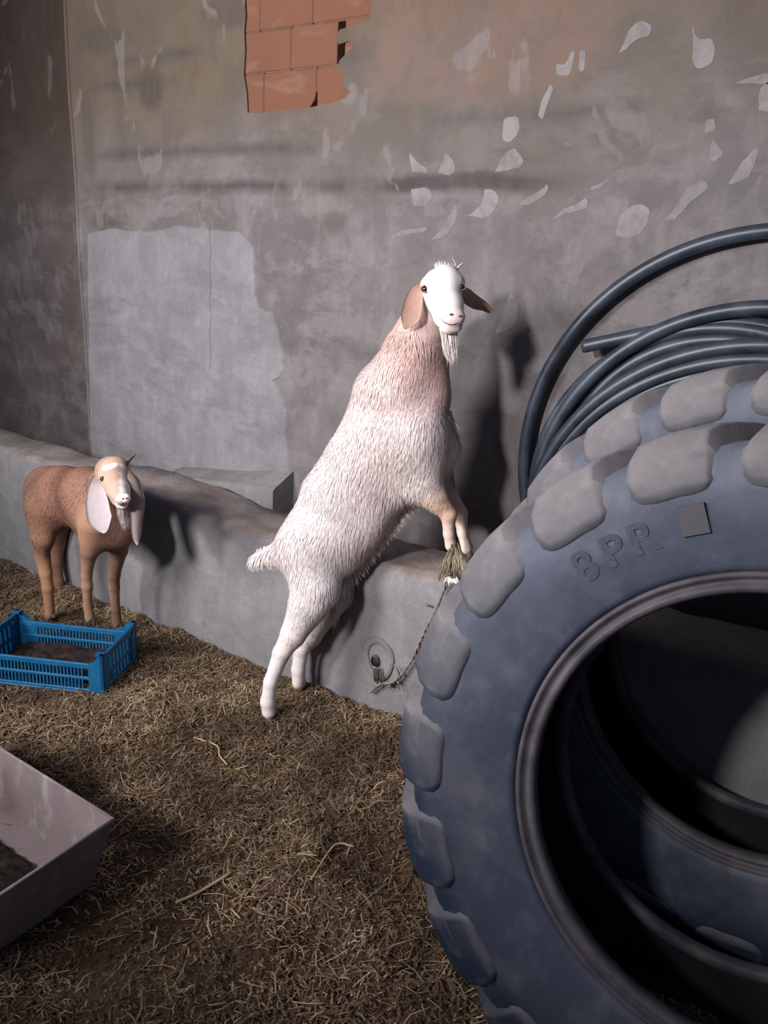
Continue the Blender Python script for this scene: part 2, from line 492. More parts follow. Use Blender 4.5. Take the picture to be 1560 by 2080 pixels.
zc = [wx(503, 229)[1] - 0.004, wx(500, 150)[1], wx(500, 66)[1]]
zs = [zc[0], zc[1], zc[2], zc[2] + 0.152, zc[2] + 0.304]
joints = {0: [-2.68, wx(533, 190)[0], wx(640, 190)[0], wx(640, 190)[0] + 0.285, -1.55],
          1: [-2.68, wx(588, 100)[0], wx(683, 100)[0], wx(683, 100)[0] + 0.30, -1.5],
          2: [-2.68, wx(525, 20)[0], wx(633, 20)[0], wx(633, 20)[0] + 0.285, -1.5],
          3: [-2.68, wx(585, -60)[0], wx(585, -60)[0] + 0.285, -1.5]}
g = 0.003
for r in range(4):
    js = joints[r]
    for c in range(len(js) - 1):
        a, b = js[c] + g, js[c + 1] - g
        z0, z1 = zs[r] + g, zs[r + 1] - g
        if r == 1 and c == 2: a += 0.032            # chipped brick: an open gap beside the render
        pts = [(a, z0), (b, z0), (b, z1), (a, z1)]
        if r == 0 and c == 1:                        # bottom corner knocked off
            pts = [(a, z0), (b - 0.035, z0), (b - 0.022, z0 + 0.018), (b - 0.008, z0 + 0.034), (b, z0 + 0.062), (b, z1), (a, z1)]
        if r == 2 and c == 1:
            xb = wx(612, -4)[0]
            pts = [(a, z0), (b, z0), (b, z1), (a, z1)]
        o = poly_prism('brick', pts, by + 0.003 * random.random(), by + 0.12, M_BRICK, wb)
        o['label'] = 'bare orange clay brick'
# mortar strips between them
parts = []
for r in range(1, 4):
    parts.append(box_vf((-2.68, by + 0.006, zs[r] - g - 0.001), (-1.5, by + 0.10, zs[r] + g + 0.001)))
for r in range(4):
    for c in range(1, len(joints[r]) - 1):
        x = joints[r][c]
        if r == 1 and c == 2: continue
        lo_z = zs[r] + (0.066 if (r == 0 and c == 2) else 0)
        parts.append(box_vf((x - g - 0.001, by + 0.006, lo_z), (x + g + 0.001, by + 0.10, zs[r + 1])))
V, Fc = join(parts)
mo = mesh_obj('mortar_joints', V, Fc, M_MORTAR, wb, False)
V, Fc = box_vf((-2.75, by + 0.125, 2.15), (-1.4, by + 0.14, 3.0))
mesh_obj('cavity_back', V, Fc, M_DARK, wb, False)

# the big paler patch of render, 5 mm proud, ragged to the right
patch_px = [(176, 470), (230, 462), (300, 468), (370, 455), (430, 462), (490, 470), (517, 500), (521, 560), (519, 600), (528, 622), (555, 634), (566, 668),
            (575, 706), (581, 748), (572, 768), (556, 772), (574, 800), (584, 838), (583, 880), (588, 920), (590, 968), (480, 986), (300, 1010), (183, 960)]
def slab(name, px, th, m, parent, y=YW, jit=0.0):
    pts = []
    for i in range(len(px)):
        a, b = px[i], px[(i + 1) % len(px)]
        n = max(1, int(math.hypot(a[0] - b[0], a[1] - b[1]) / 14))
        for k in range(n):
            t = k / n
            x, z = at_y(a[0] * (1 - t) + b[0] * t, a[1] * (1 - t) + b[1] * t, y)[[0, 2]]
            pts.append((x + random.uniform(-jit, jit), z + random.uniform(-jit, jit)))
    cx = sum(p[0] for p in pts) / len(pts); cz = sum(p[1] for p in pts) / len(pts)
    bm = bmesh.new()
    fr = [bm.verts.new((x + (cx - x) * 0.02, y - th, z + (cz - z) * 0.02)) for x, z in pts]
    bk = [bm.verts.new((x, y + 0.004, z)) for x, z in pts]
    n = len(pts)
    es = [bm.edges.new((fr[i], fr[(i + 1) % n])) for i in range(n)]
    bmesh.ops.triangle_fill(bm, use_beauty=True, use_dissolve=False, edges=es)
    for i in range(n):
        bm.faces.new((fr[i], fr[(i + 1) % n], bk[(i + 1) % n], bk[i]))
    return bm_obj(name, bm, m, parent, False)
o = slab('plaster_patch', patch_px, 0.005, M_PATCH, wb, jit=0.004)
o['label'] = 'smoother pale grey patch of render with a ragged right edge'
# hairline crack in it
pts = [at_y(427 + 1.5 * math.sin(yy * 0.09), yy, YW - 0.0052) for yy in range(462, 760, 12)]
V, Fc = tube(pts, 0.0011, 5)
o = mesh_obj('hairline_crack', V, Fc, M_RUST, wb)
# pale smears of mortar thrown on the wall
smears = [
 [(1258, 108), (1276, 66), (1298, 44), (1322, 50), (1318, 72), (1292, 82), (1272, 100)],
 [(1407, 52), (1418, 78), (1449, 82), (1446, 128), (1410, 134)],
 [(1130, 132), (1148, 130), (1160, 106), (1168, 108), (1158, 150), (1132, 152)],
 [(1178, 104), (1190, 104), (1186, 142), (1177, 142)],
 [(1094, 236), (1100, 206), (1118, 174), (1124, 182), (1112, 214), (1102, 242)],
 [(1024, 240), (1050, 236), (1056, 262), (1040, 286), (1022, 284)],
 [(1006, 350), (1020, 318), (1044, 302), (1062, 322), (1058, 338), (1030, 346)],
 [(838, 348), (832, 312), (852, 334), (866, 340), (866, 352)],
 [(890, 352), (906, 314), (924, 334), (918, 354)],
 [(834, 384), (870, 382), (876, 408), (842, 420)],
 [(950, 440), (978, 414), (986, 384), (1012, 394), (1008, 424), (986, 442)],
 [(1052, 418), (1072, 402), (1096, 388), (1112, 374), (1110, 392), (1080, 414)],
 [(1198, 382), (1224, 370), (1240, 360), (1230, 374), (1206, 386)],
 [(1118, 448), (1146, 424), (1170, 416), (1192, 402), (1190, 424), (1150, 434)],
 [(1344, 450), (1374, 420), (1394, 384), (1424, 366), (1438, 382), (1404, 410), (1370, 446)],
 [(1250, 480), (1262, 434), (1300, 414), (1322, 432), (1306, 466), (1282, 484)],
 [(1440, 330), (1446, 286), (1462, 300), (1470, 312), (1454, 326)],
 [(1432, 270), (1436, 246), (1452, 244), (1452, 266)],
 [(1492, 170), (1540, 152), (1560, 150), (1560, 170)],
 [(1540, 226), (1546, 178), (1575, 170), (1575, 224)],
 [(1480, 376), (1500, 340), (1536, 300), (1540, 312), (1520, 360)],
 [(1006, 680), (1034, 600), (1052, 616), (1048, 660)],
 [(872, 490), (900, 462), (926, 414), (928, 440), (908, 478)],
 [(782, 490), (812, 470), (866, 462), (862, 470), (820, 478)],
 [(60, 700), (84, 640), (112, 660), (104, 720)],
]
for s in smears[:-1]:
    q = [tuple(p) for p in catmull(list(s) + [s[0]], 4)][:-1]
    slab('mortar_smear', q, 0.0012, M_SMEAR, wb, jit=0.002)

# recessed wall to the left of the corner
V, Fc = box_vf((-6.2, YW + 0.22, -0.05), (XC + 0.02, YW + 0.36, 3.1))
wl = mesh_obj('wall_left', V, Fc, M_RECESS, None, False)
tag(wl, kind='structure')
# pale arris where the render was floated round the corner
pts = [(XC + 0.006 + 0.004 * math.sin(z * 7), YW - 0.001, z) for z in np.arange(0.0, 3.05, 0.06)]
V, Fc = tube(pts, [0.008 + 0.003 * random.random() for _ in pts], 6)
mesh_obj('corner_arris', V, Fc, M_WALL, wb)

# ------------------------------------------------------------------ concrete feed trough
YF = 2.268
lipx = [-6.2, -4.0, -2.69, -2.47, -2.15, -1.85, -1.43, -1.17, 2.2]
lipz = [0.64, 0.635, 0.62, 0.602, 0.574, 0.578, 0.60, 0.61, 0.62]
trough = empty('feed_trough', (-2.0, YF, 0))
tag(trough, 'long low grey concrete feed trough built against the back wall', 'trough')
xs = np.arange(-6.2, 2.21, 0.045)
V = []
for x in xs:
    zl = np.interp(x, lipx, lipz)
    nz = lambda k, a: float((fbm(x * 1.0 + k * 3.7, k * 1.3, 5.0, 4) - 0.47) * a)
    yb = np.interp(x, [-6, -3.7, -2.9, -2.5, -1.5, 2], [2.53, 2.53, 2.585, 2.60, 2.585, 2.585])
    prof = [(YF + 0.012 + nz(1, .02), -0.08), (YF + nz(2, .02), 0.18), (YF + nz(3, .03), 0.38), (YF + 0.002 + nz(4, .03), zl - 0.085),
            (YF + 0.004 + nz(5, .04), zl - 0.03), (YF + 0.022 + nz(6, .04), zl - 0.006 + nz(6, .05)), (YF + 0.06, zl + nz(7, .06)),
            (YF + 0.16, zl + 0.003 + nz(8, .07)), (yb - 0.035, zl + 0.004 + nz(9, .06)), (yb - 0.006, zl - 0.012 + nz(10, .05)), (yb, zl - 0.06), (yb, -0.08)]
    V += [(x, y - (-2.0) * 0 , z) for y, z in prof]
n = 12
V = [(x + 2.0, y - YF, z) for x, y, z in V]
Fc = []
for i in range(len(xs) - 1):
    for k in range(n - 1):
        Fc.append((i * n + k, (i + 1) * n + k, (i + 1) * n + k + 1, i * n + k + 1))
Fc += [tuple(range(n)), tuple((len(xs) - 1) * n + k for k in range(n))[::-1]]
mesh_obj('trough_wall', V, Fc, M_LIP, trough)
# trough bottom behind the wall
V, Fc = box_vf((-6.2, YF + 0.2, -0.08), (2.2, YW - 0.004, 0.12))
V = [(x + 2.0, y - YF, z) for x, y, z in V]
mesh_obj('trough_bottom', V, Fc, M_TROUGH, trough, False)
# sloping concrete block that closes the trough part way along
bx0, bx1 = -2.98, -2.235
V = []
for t in np.linspace(0, 1, 9):
    x = bx0 + (bx1 - bx0) * t
    ztop_b = 0.60 + 0.115 * t + 0.004 * math.sin(9 * t)
    ztop_f = 0.585 + 0.075 * t
    yf = 2.60
    V += [(x, yf, 0.1), (x, yf + 0.004, ztop_f - 0.012), (x, yf + 0.02, ztop_f), (x, YW - 0.003, ztop_b), (x, YW - 0.003, 0.1)]
V = [(x + 2.0, y - YF, z) for x, y, z in V]
Fc = []
for i in range(8):
    for k in range(4):
        Fc.append((i * 5 + k, (i + 1) * 5 + k, (i + 1) * 5 + k + 1, i * 5 + k + 1))
Fc += [(4, 3, 2, 1, 0), tuple(40 + k for k in range(5))]
o = mesh_obj('end_block', V, Fc, M_TROUGH, trough, False)
# drain hole collar low on the face
dc = at_y(768, 1338, YF)
col_parts = []
ring = []
for k in range(29):
    a = 2 * math.pi * k / 28
    ring.append((dc[0] + 2.0 + 0.058 * math.cos(a) * (1 + 0.06 * math.sin(3 * a)), 0.0, dc[2] + 0.078 * math.sin(a)))
V, Fc = tube(ring, 0.017, 8, False)
V = [(x, y * 0.5, z) for x, y, z in V]
mesh_obj('drain_collar', V, Fc, M_TROUGH, trough)
pc = (dc[0] + 2.0 - 0.008, 0.0, dc[2] - 0.008)
V, Fc = tube([(pc[0], -0.016, pc[2]), (pc[0], -0.012, pc[2]), (pc[0], 0.03, pc[2])], [0.013, 0.018, 0.018], 14, False)
V2, F2 = tube([(pc[0], 0.025, pc[2]), (pc[0], 0.002, pc[2])], [0.014, 0.014], 14, True)
V, Fc = join([(V, Fc)])
o = mesh_obj('drain_pipe', [(x, y, (z - pc[2]) * 1.35 + pc[2]) for x, y, z in V], Fc, M_RUST, trough)
o['label'] = 'rusty stub of drain pipe'
o = mesh_obj('drain_hole', [(x, y - 0.012, (z - pc[2]) * 1.3 + pc[2]) for x, y, z in V2], F2, M_DARK, trough)
for dx, dz, l in ((0.022, -0.055, 0.05), (0.042, -0.05, 0.042), (0.012, -0.06, 0.035)):
    V, Fc = tube([(pc[0] + dx - 0.012, -0.015, pc[2] + dz + 0.03), (pc[0] + dx, -0.026, pc[2] + dz), (pc[0] + dx + 0.002, -0.02, pc[2] + dz - l * 0.6)], [0.0045, 0.0045, 0.003], 6)
    mesh_obj('drain_wire', V, Fc, M_RUST, trough)

# ------------------------------------------------------------------ tractor tyres
TR, BR, TW = 0.785, 0.44, 0.34
prof_out = [(0.030, 0.470), (0.012, 0.470), (0.006, 0.478), (-0.006, 0.4835), (-0.013, 0.489), (-0.016, 0.497),
            (-0.022, 0.53), (-0.031, 0.58), (-0.036, 0.63), (-0.030, 0.675), (-0.014, 0.708), (0.012, 0.728), (0.06, 0.739), (0.115, 0.744), (0.17, 0.746)]
prof = prof_out + [(TW - w, r) for w, r in prof_out[-2::-1]]
prof_in_h = [(0.034, 0.446), (0.020, 0.475), (0.006, 0.52), (-0.006, 0.58), (-0.010, 0.63), (-0.002, 0.668), (0.02, 0.697), (0.07, 0.712), (0.17, 0.718)]
prof_in = prof_in_h + [(TW - w, r) for w, r in prof_in_h[-2::-1]]
NS = 120
def revolve(pr, closed=False, flip=False):
    V, Fc = [], []
    m = len(pr)
    for i in range(NS):
        a = 2 * math.pi * i / NS
        for w, r in pr:
            V.append((r * math.sin(a), w, r * math.cos(a) + TR))
    for i in range(NS):
        j = (i + 1) % NS
        for k in range(m - 1 if not closed else m):
            l = (k + 1) % m
            q = (i * m + k, i * m + l, j * m + l, j * m + k)
            Fc.append(q[::-1] if flip else q)
    return V, Fc

def lug_mesh(far):
    # rounded bar that starts on the sidewall, rolls over the shoulder and runs obliquely to mid tread
    path = [(-0.037, 0.640, 0.004), (-0.041, 0.645, 0.01), (-0.041, 0.664, 0.016), (-0.026, 0.705, 0.024), (-0.012, 0.738, 0.030), (0.012, 0.765, 0.030), (0.05, 0.777, 0.03), (0.10, 0.783, 0.03), (0.15, 0.785, 0.03), (0.185, 0.785, 0.03)]
    base = [(-0.030, 0.637), (-0.030, 0.645), (-0.027, 0.662), (-0.016, 0.692), (-0.004, 0.712), (0.018, 0.725), (0.05, 0.732), (0.10, 0.737), (0.15, 0.74), (0.19, 0.74)]
    half = [0.036, 0.060, 0.074, 0.082, 0.082, 0.076, 0.066, 0.058, 0.052, 0.048]
    ang = [0.0, 0.0, 0.0, 0.0, 0.01, 0.03, 0.075, 0.125, 0.17, 0.205]
    V = []
    for (w, r, h), (wb_, rb_), hw, an in zip(path, base, half, ang):
        for s, ww, rr, sc in ((-1, wb_, rb_, 1.12), (-1, w, r, 0.92), (0, w, r + 0.002, 0), (1, w, r, 0.92), (1, wb_, rb_, 1.12)):
            th = an + s * hw * sc / rr
            V.append((rr * math.sin(th), (TW - ww) if far else ww, rr * math.cos(th)))
    Fc = []
    for i in range(len(path) - 1):
        for k in range(4):
            q = (i * 5 + k, i * 5 + k + 1, (i + 1) * 5 + k + 1, (i + 1) * 5 + k)
            Fc.append(q if far else q[::-1])
    Fc.append((0, 1, 2, 3, 4)); Fc.append(tuple((len(path) - 1) * 5 + k for k in (4, 3, 2, 1, 0)))
    bm = bmesh.new()
    vs = [bm.verts.new(v) for v in V]
    for f in Fc: bm.faces.new([vs[i] for i in f])
    bmesh.ops.recalc_face_normals(bm, faces=bm.faces)
    sharp = [e for e in bm.edges if len(e.link_faces) == 2 and e.calc_face_angle(0) > 0.7]
    bmesh.ops.bevel(bm, geom=sharp, offset=0.006, segments=2, affect='EDGES', profile=0.6)
    me = bpy.data.meshes.new('tread_lug')
    bm.to_mesh(me); bm.free()
    me.materials.append(M_LUG)
    me.polygons.foreach_set('use_smooth', [True] * len(me.polygons))
    return me
LUG = [lug_mesh(False), lug_mesh(True)]

def tyre(center, yaw, lean, spin, label, lettering=False):
    yaw, lean = math.radians(yaw), math.radians(lean)
    X = Vector((math.cos(yaw), math.sin(yaw), 0))
    Y = Vector((-math.sin(yaw) * math.cos(lean), math.cos(yaw) * math.cos(lean), -math.sin(lean)))
    Z = X.cross(Y)
    base = Vector(center) - Z * TR
    root = empty('tractor_tyre', base)
    m = Matrix.Identity(4)
    for i in range(3):
        m[i][0], m[i][1], m[i][2], m[i][3] = X[i], Y[i], Z[i], base[i]
    root.matrix_world = m
    tag(root, label, 'tyre')
    V, Fc = revolve(prof[1:-1])
    mesh_obj('carcass', V, Fc, M_RUBBER, root)
    V, Fc = revolve(prof_in, False, True)
    mesh_obj('inner_liner', V, Fc, M_INNER, root)
    for far in (False, True):
        pr = [(0.036, 0.447), (0.030, 0.440), (0.004, 0.4385), (-0.004, 0.443), (-0.008, 0.449), (-0.0075, 0.455), (0.004, 0.4595), (0.006, 0.4645), (-0.005, 0.469), (-0.010, 0.4735), (-0.009, 0.479), (0.004, 0.484), (0.03, 0.464)]
        if far: pr = [(TW - w, r) for w, r in pr]
        V, Fc = revolve(pr, True, far)
        mesh_obj('bead_ring', V, Fc, M_BEAD, root)
    for k in range(20):
        for far in (0, 1):
            o = put(bpy.data.objects.new('tread_lug', LUG[far]), root)
            a = spin + 2 * math.pi * (k + 0.5 * far) / 20
            o.matrix_local = Matrix.Translation((0, 0, TR)) @ Matrix.Rotation(a, 4, 'Y')
    if lettering:
        def on_side(me, ang, r, size, name, lift_=0.0):
            o = put(bpy.data.objects.new(name, me), root)
            loc = Matrix.Translation((0, 0, TR)) @ Matrix.Rotation(ang, 4, 'Y') @ Matrix.Translation((0, -0.0268 - lift_, r)) @ Matrix.Rotation(math.radians(100), 4, 'X') @ Matrix.Scale(size, 4)
            o.matrix_local = loc
            return o
        for ch, ang in (('8', -45.0), ('P', -38.5), ('R', -32.5)):
            cu = bpy.data.curves.new('moulded_letter', 'FONT')
            cu.body = ch; cu.extrude = 0.016; cu.align_x = 'CENTER'; cu.offset = 0.03
            to = bpy.data.objects.new('t', cu)
            me = bpy.data.meshes.new_from_object(to)
            bpy.data.objects.remove(to)
            me.materials.clear(); me.materials.append(M_RUBBER)
            on_side(me, math.radians(ang), 0.555, 0.088, 'moulded_letter')
        V, Fc = box_vf((-0.5, -0.6, -0.04), (0.5, 0.6, 0.1))
        me = bpy.data.meshes.new('moulded_pad'); me.from_pydata(V, [], Fc); me.materials.append(M_PAD)
        on_side(me, math.radians(-22.5), 0.592, 0.05, 'moulded_pad', 0.0065)
    return root
tyre((-0.012, 1.441, 0.684), 5.5, 15, 0.195, 'large dusty black tractor tyre in front, its open rim facing out', True)
tyre((-0.097, 1.921, 0.743), -1.6, 10, -0.11, 'second tractor tyre standing behind, seen through the front tyre')

# ------------------------------------------------------------------ coil of black pipe
coil = empty('hose_coil', (-0.3, 2.66, 0.12))
tag(coil, 'coil of thick black plastic pipe leaning on the wall behind the tyres', 'pipe')
def fit_circle(px, y0, tilt=0.0):
    P = [at_y(a, b, y0) for a, b in px]
    A = np.array([[2 * p[0], 2 * p[2], 1] for p in P]); b = np.array([p[0] ** 2 + p[2] ** 2 for p in P])
    s = np.linalg.lstsq(A, b, rcond=None)[0]
    return s[0], s[1], math.sqrt(s[2] + s[0] ** 2 + s[1] ** 2)
loops = [
 (2.70, [(1065, 950), (1072, 870), (1100, 780), (1145, 695), (1205, 625), (1300, 560), (1400, 507), (1480, 480), (1560, 466)], 0.0225, 0.2),
 (2.66, [(1098, 930), (1150, 835), (1215, 755), (1290, 697), (1380, 652), (1470, 632), (1560, 627)], 0.0235, 0),
 (2.63, [(1112, 925), (1200, 832), (1290, 765), (1370, 725), (1460, 702), (1560, 706)], 0.0235, 0),
 (2.64, [(1130, 920), (1215, 845), (1300, 785), (1390, 745), (1480, 728), (1560, 735)], 0.0235, 0),
 (2.66, [(1165, 900), (1240, 842), (1310, 800), (1400, 765), (1500, 750), (1560, 756)], 0.0235, 0),
 (2.69, [(1200, 760), (1290, 705), (1380, 675), (1470, 665), (1560, 680)], 0.0235, 0),
 (2.695, [(1230, 780), (1310, 725), (1400, 695), (1480, 690), (1560, 705)], 0.0235, 0),
]
for y0, px, rad, _ in loops:
    cx, cz, r = fit_circle(px, y0)
    pts = []
    for a in np.linspace(math.radians(-35), math.radians(215), 110):
        z = cz + r * math.sin(a)
        if z < 0.17: z = 0.17
        pts.append((cx + r * math.cos(a) + 0.3, y0 - 2.66, z - 0.12))
    V, Fc = tube(pts, rad, 12)
    mesh_obj('pipe_loop', V, Fc, M_PIPE, coil)
end_px = [(1184, 704, 2.66), (1250, 690, 2.665), (1320, 676, 2.675), (1400, 662, 2.69), (1480, 655, 2.70), (1560, 664, 2.705), (1640, 690, 2.70)]
pts = catmull([at_y(a, b, y) - np.array([-0.3, 2.66, 0.12]) for a, b, y in end_px], 8)
V, Fc = tube(pts, 0.0225, 12)
mesh_obj('pipe_end', V, Fc, M_PIPE, coil)

# ------------------------------------------------------------------ blue crate
crate_root = empty('plastic_crate', (-2.275, 1.668, 0.006))
U = Vector((-0.897, -0.443, 0)).normalized(); Vv = Vector((-0.443, 0.897, 0)).normalized()
m = Matrix.Identity(4)
for i in range(3):
    m[i][0], m[i][1] = U[i], Vv[i]
m[0][3], m[1][3], m[2][3] = crate_root.location
crate_root.matrix_world = m
tag(crate_root, 'blue slatted plastic crate on the straw near the brown goat', 'crate')
CL, CD, CH, CP = 0.53, 0.305, 0.132, 0.178
def cbox(name, lo_, hi_, bev=0.003):
    bm = bmesh.new()
    V, Fc = box_vf(lo_, hi_)
    vs = [bm.verts.new(v) for v in V]
    for f in Fc: bm.faces.new([vs[i] for i in f])
    bmesh.ops.bevel(bm, geom=list(bm.edges), offset=bev, segments=1, affect='EDGES')
    return bm_obj(name, bm, M_CRATE, crate_root, False)
cbox('crate_bottom', (0, 0, 0), (CL, CD, 0.012))
def corner_post(x, y, sx, sy):
    # L-shaped post, its two arms sloping down to the rail
    a, b, t = (0.06 if y < 0.1 else 0.09), 0.05, 0.012
    def wing(l, axis):
        pr = [(0, 0), (l, 0), (l, CH), (l * 0.62, CH + 0.012), (l * 0.35, CP - 0.012), (l * 0.2, CP), (0, CP)]
        V = [((p, 0, z) if axis == 0 else (0, p, z)) for p, z in pr] + [((p, t, z) if axis == 0 else (t, p, z)) for p, z in pr]
        n = len(pr)
        Fc = [tuple(range(n)), tuple(range(n, 2 * n))[::-1]] + [(i, i + n, (i + 1) % n + n, (i + 1) % n) for i in range(n)]
        return V, Fc
    cap = box_vf((0, 0, CP - 0.008), (0.03, 0.03, CP))
    V, Fc = join([wing(a, 0), wing(b, 1), cap])
    V = [(x + sx * p[0], y + sy * p[1], p[2]) for p in V]
    bm = bmesh.new()
    vs = [bm.verts.new(v) for v in V]
    for f in Fc: bm.faces.new([vs[i] for i in f])
    return bm_obj('corner_post', bm, M_CRATE, crate_root, False)
e = -0.001
for x, sx in ((e, 1), (CL - e, -1)):
    for y, sy in ((e, 1), (CD - e, -1)):
        corner_post(x, y, sx, sy)
for y in (0.003, CD - 0.013):
    for z0, z1 in ((0.0, 0.022), (0.062, 0.074), (CH - 0.022, CH)):
        cbox('rail', (0.02, y - 0.001, z0), (CL - 0.02, y + 0.011, z1), 0.002)
    for x in np.arange(0.085, CL - 0.08, 0.0145):
        V, Fc = box_vf((x, y + 0.001, 0.02), (x + 0.006, y + 0.008, CH - 0.018))
        mesh_obj('slat', V, Fc, M_CRATE, crate_root, False)
for x in (0.003, CL - 0.013):
    for z0, z1 in ((0.0, 0.024), (0.07, 0.084), (CH + 0.012, CH + 0.035)):
        cbox('rail', (x - 0.001, 0.02, z0), (x + 0.011, CD - 0.02, z1), 0.002)
    for y in np.arange(0.05, CD - 0.05, 0.03):
        V, Fc = box_vf((x + 0.001, y, 0.02), (x + 0.008, y + 0.02, CH + 0.02))
        mesh_obj('slat', V, Fc, M_CRATE, crate_root, False)
M_LEFT_SHADE = simple('dark_crumbs_and_shade', (0.018, 0.013, 0.012), (0.055, 0.04, 0.036), 40, 0.95, 0.1, 0.6)  # crate crumbs, and the mound that stands in for shade in the tub
# dark leftovers in the crate
n1, n2 = 30, 18
V = []
for j in range(n2):
    for i in range(n1):
        x, y = 0.016 + (CL - 0.032) * i / (n1 - 1), 0.018 + (CD - 0.036) * j / (n2 - 1)
        V.append(tuple(crate_root.matrix_world @ Vector((x, y, 0.02 + 0.05 * float(fbm(x * 8, y * 8, 2, 3)) * min(1, 12 * min(i, n1 - 1 - i) / n1)))))
Fc = [(j * n1 + i, j * n1 + i + 1, (j + 1) * n1 + i + 1, (j + 1) * n1 + i) for j in range(n2 - 1) for i in range(n1 - 1)]
lv = mesh_obj('feed_leftovers', V, Fc, M_LEFT_SHADE)
tag(lv, 'dark crumbled feed leftovers lying inside the blue crate', 'feed', None, 'stuff')

# ------------------------------------------------------------------ sheet-metal tub, flared, open on top
tub = empty('metal_tub', (-1.86, 0.82, 0.01))
tag(tub, 'open flared sheet-metal feed tub on the bedding, scuffed pinkish grey', 'tub')
ZT = 0.25
def tub_shell(inset, z0):
    # (x0,x1,y0,y1) at top and at bottom
    t = (-2.30 + inset, -1.432 - inset, 0.66 + inset, 1.056 - inset); b = (-2.20 + inset, -1.525 - inset, 0.70 + inset, 1.045 - inset)
    V = [(b[0], b[2], z0), (b[1], b[2], z0), (b[1], b[3], z0), (b[0], b[3], z0), (t[0], t[2], ZT), (t[1], t[2], ZT), (t[1], t[3], ZT), (t[0], t[3], ZT)]
    return [(x + 1.86, y - 0.82, z - 0.01) for x, y, z in V]
A, B = tub_shell(0, 0.0), tub_shell(0.004, 0.006)
walls = ((0, 1, 5, 4), (1, 2, 6, 5), (2, 3, 7, 6), (3, 0, 4, 7))
for w4 in walls:
    a, b, c, d = w4
    V = [A[i] for i in w4] + [B[i] for i in w4]
    Fc = [(0, 1, 2, 3), (7, 6, 5, 4), (0, 4, 5, 1), (1, 5, 6, 2), (2, 6, 7, 3), (3, 7, 4, 0)]
    mesh_obj('tub_side', V, Fc, M_TUB, tub, False)
V = [A[i] for i in range(4)] + [B[i] for i in range(4)]
mesh_obj('tub_bottom', V, [(3, 2, 1, 0), (4, 5, 6, 7), (0, 1, 5, 4), (1, 2, 6, 5), (2, 3, 7, 6), (3, 0, 4, 7)], M_TUB, tub, False)
rim = [A[4], A[5], A[6], A[7], A[4]]
parts = [tube([rim[i], rim[i + 1]], 0.0045, 8) for i in range(4)]
V, Fc = join(parts)
mesh_obj('tub_rim', V, Fc, M_TUB, tub)

rp = [at_z(a, b, 0.03) for a, b in ((-70, 1668), (-20, 1690), (12, 1712), (40, 1732), (66, 1750), (58, 1790), (0, 1840), (-80, 1850), (-140, 1760))]  # dark mound added where shade falls inside the tub
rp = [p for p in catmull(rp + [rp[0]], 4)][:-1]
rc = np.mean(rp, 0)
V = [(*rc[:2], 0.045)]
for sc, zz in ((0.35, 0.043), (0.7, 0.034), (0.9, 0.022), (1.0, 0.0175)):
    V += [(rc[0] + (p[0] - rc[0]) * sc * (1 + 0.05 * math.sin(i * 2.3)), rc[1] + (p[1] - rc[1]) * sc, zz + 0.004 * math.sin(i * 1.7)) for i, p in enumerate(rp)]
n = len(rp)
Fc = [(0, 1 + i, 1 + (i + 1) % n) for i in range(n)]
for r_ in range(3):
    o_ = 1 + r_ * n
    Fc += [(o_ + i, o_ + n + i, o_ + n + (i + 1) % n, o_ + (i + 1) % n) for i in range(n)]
tag(mesh_obj('tub_shade_mound', V, Fc, M_LEFT_SHADE), 'dark mound standing in for the shade at the bottom of the metal tub', 'feed', None, 'stuff')

# ------------------------------------------------------------------ twine and frayed fibres on the trough edge
tw = empty('twine_rope', at_y(860, 1290, YF - 0.02))
tag(tw, 'length of old brown twine hanging down the trough face beside the tyres', 'rope')
o0 = np.array(tw.location)
path = [(932, 1128, YF + 0.03), (921, 1150, YF + 0.0), (904, 1192, YF - 0.022), (890, 1228, YF - 0.024), (876, 1262, YF - 0.024), (858, 1300, YF - 0.022), (838, 1338, YF - 0.024), (818, 1368, YF - 0.024), (800, 1386, YF - 0.024), (776, 1390, YF - 0.022), (762, 1398, YF - 0.02), (752, 1406, YF - 0.02)]
base = catmull([at_y(a, b, y) for a, b, y in path], 8)
parts = []
for s in range(3):
    pts = []
    for i, p in enumerate(base):
        a = i * 0.8 + s * 2.094
        spread = 0.0055 * (1 + 0.7 * math.sin(i * 0.21))
        pts.append(p - o0 + RT * math.cos(a) * spread + np.array([0, 1, 0]) * math.sin(a) * spread * 0.8)
    parts.append(tube(pts, 0.0042, 6))
V, Fc = join(parts)
mesh_obj('twisted_strands', V, Fc, M_TWINE, tw)
for (a, b), (c, d) in (((872, 1232), (858, 1228)), ((812, 1372), (800, 1350)), ((806, 1380), (812, 1402)), ((795, 1392), (780, 1400))):
    p, q = at_y(a, b, YF - 0.025) - o0, at_y(c, d, YF - 0.03) - o0
    V, Fc = tube([p, (p + q) / 2 + np.array([0, 0, 0.006]), q], [0.004, 0.0035, 0.002], 6)
    mesh_obj('loose_end', V, Fc, M_TWINE, tw)
tf = empty('sack_fibres', at_y(925, 1150, YF))
tag(tf, 'frayed tuft of brown sack fibres on the trough edge under the front hooves', 'fibre')
o0 = np.array(tf.location)
parts, partsw = [], []
for i in range(90):
    a = random.uniform(0, 1)
    p0 = at_y(922 + random.uniform(-8, 14), 1108 + random.uniform(-6, 12), YF + 0.06 + random.uniform(-0.01, 0.01))
    p1 = at_y(922 + (a - 0.5) * 44, 1140, YF - 0.006 - random.random() * 0.02)
    p2 = at_y(922 + (a - 0.5) * 66 + random.uniform(-5, 5), 1170 + random.uniform(-14, 12), YF - 0.014 - random.random() * 0.02)
    parts.append(tube([p0 - o0, p1 - o0, p2 - o0], [0.002, 0.0026, 0.0012], 4))
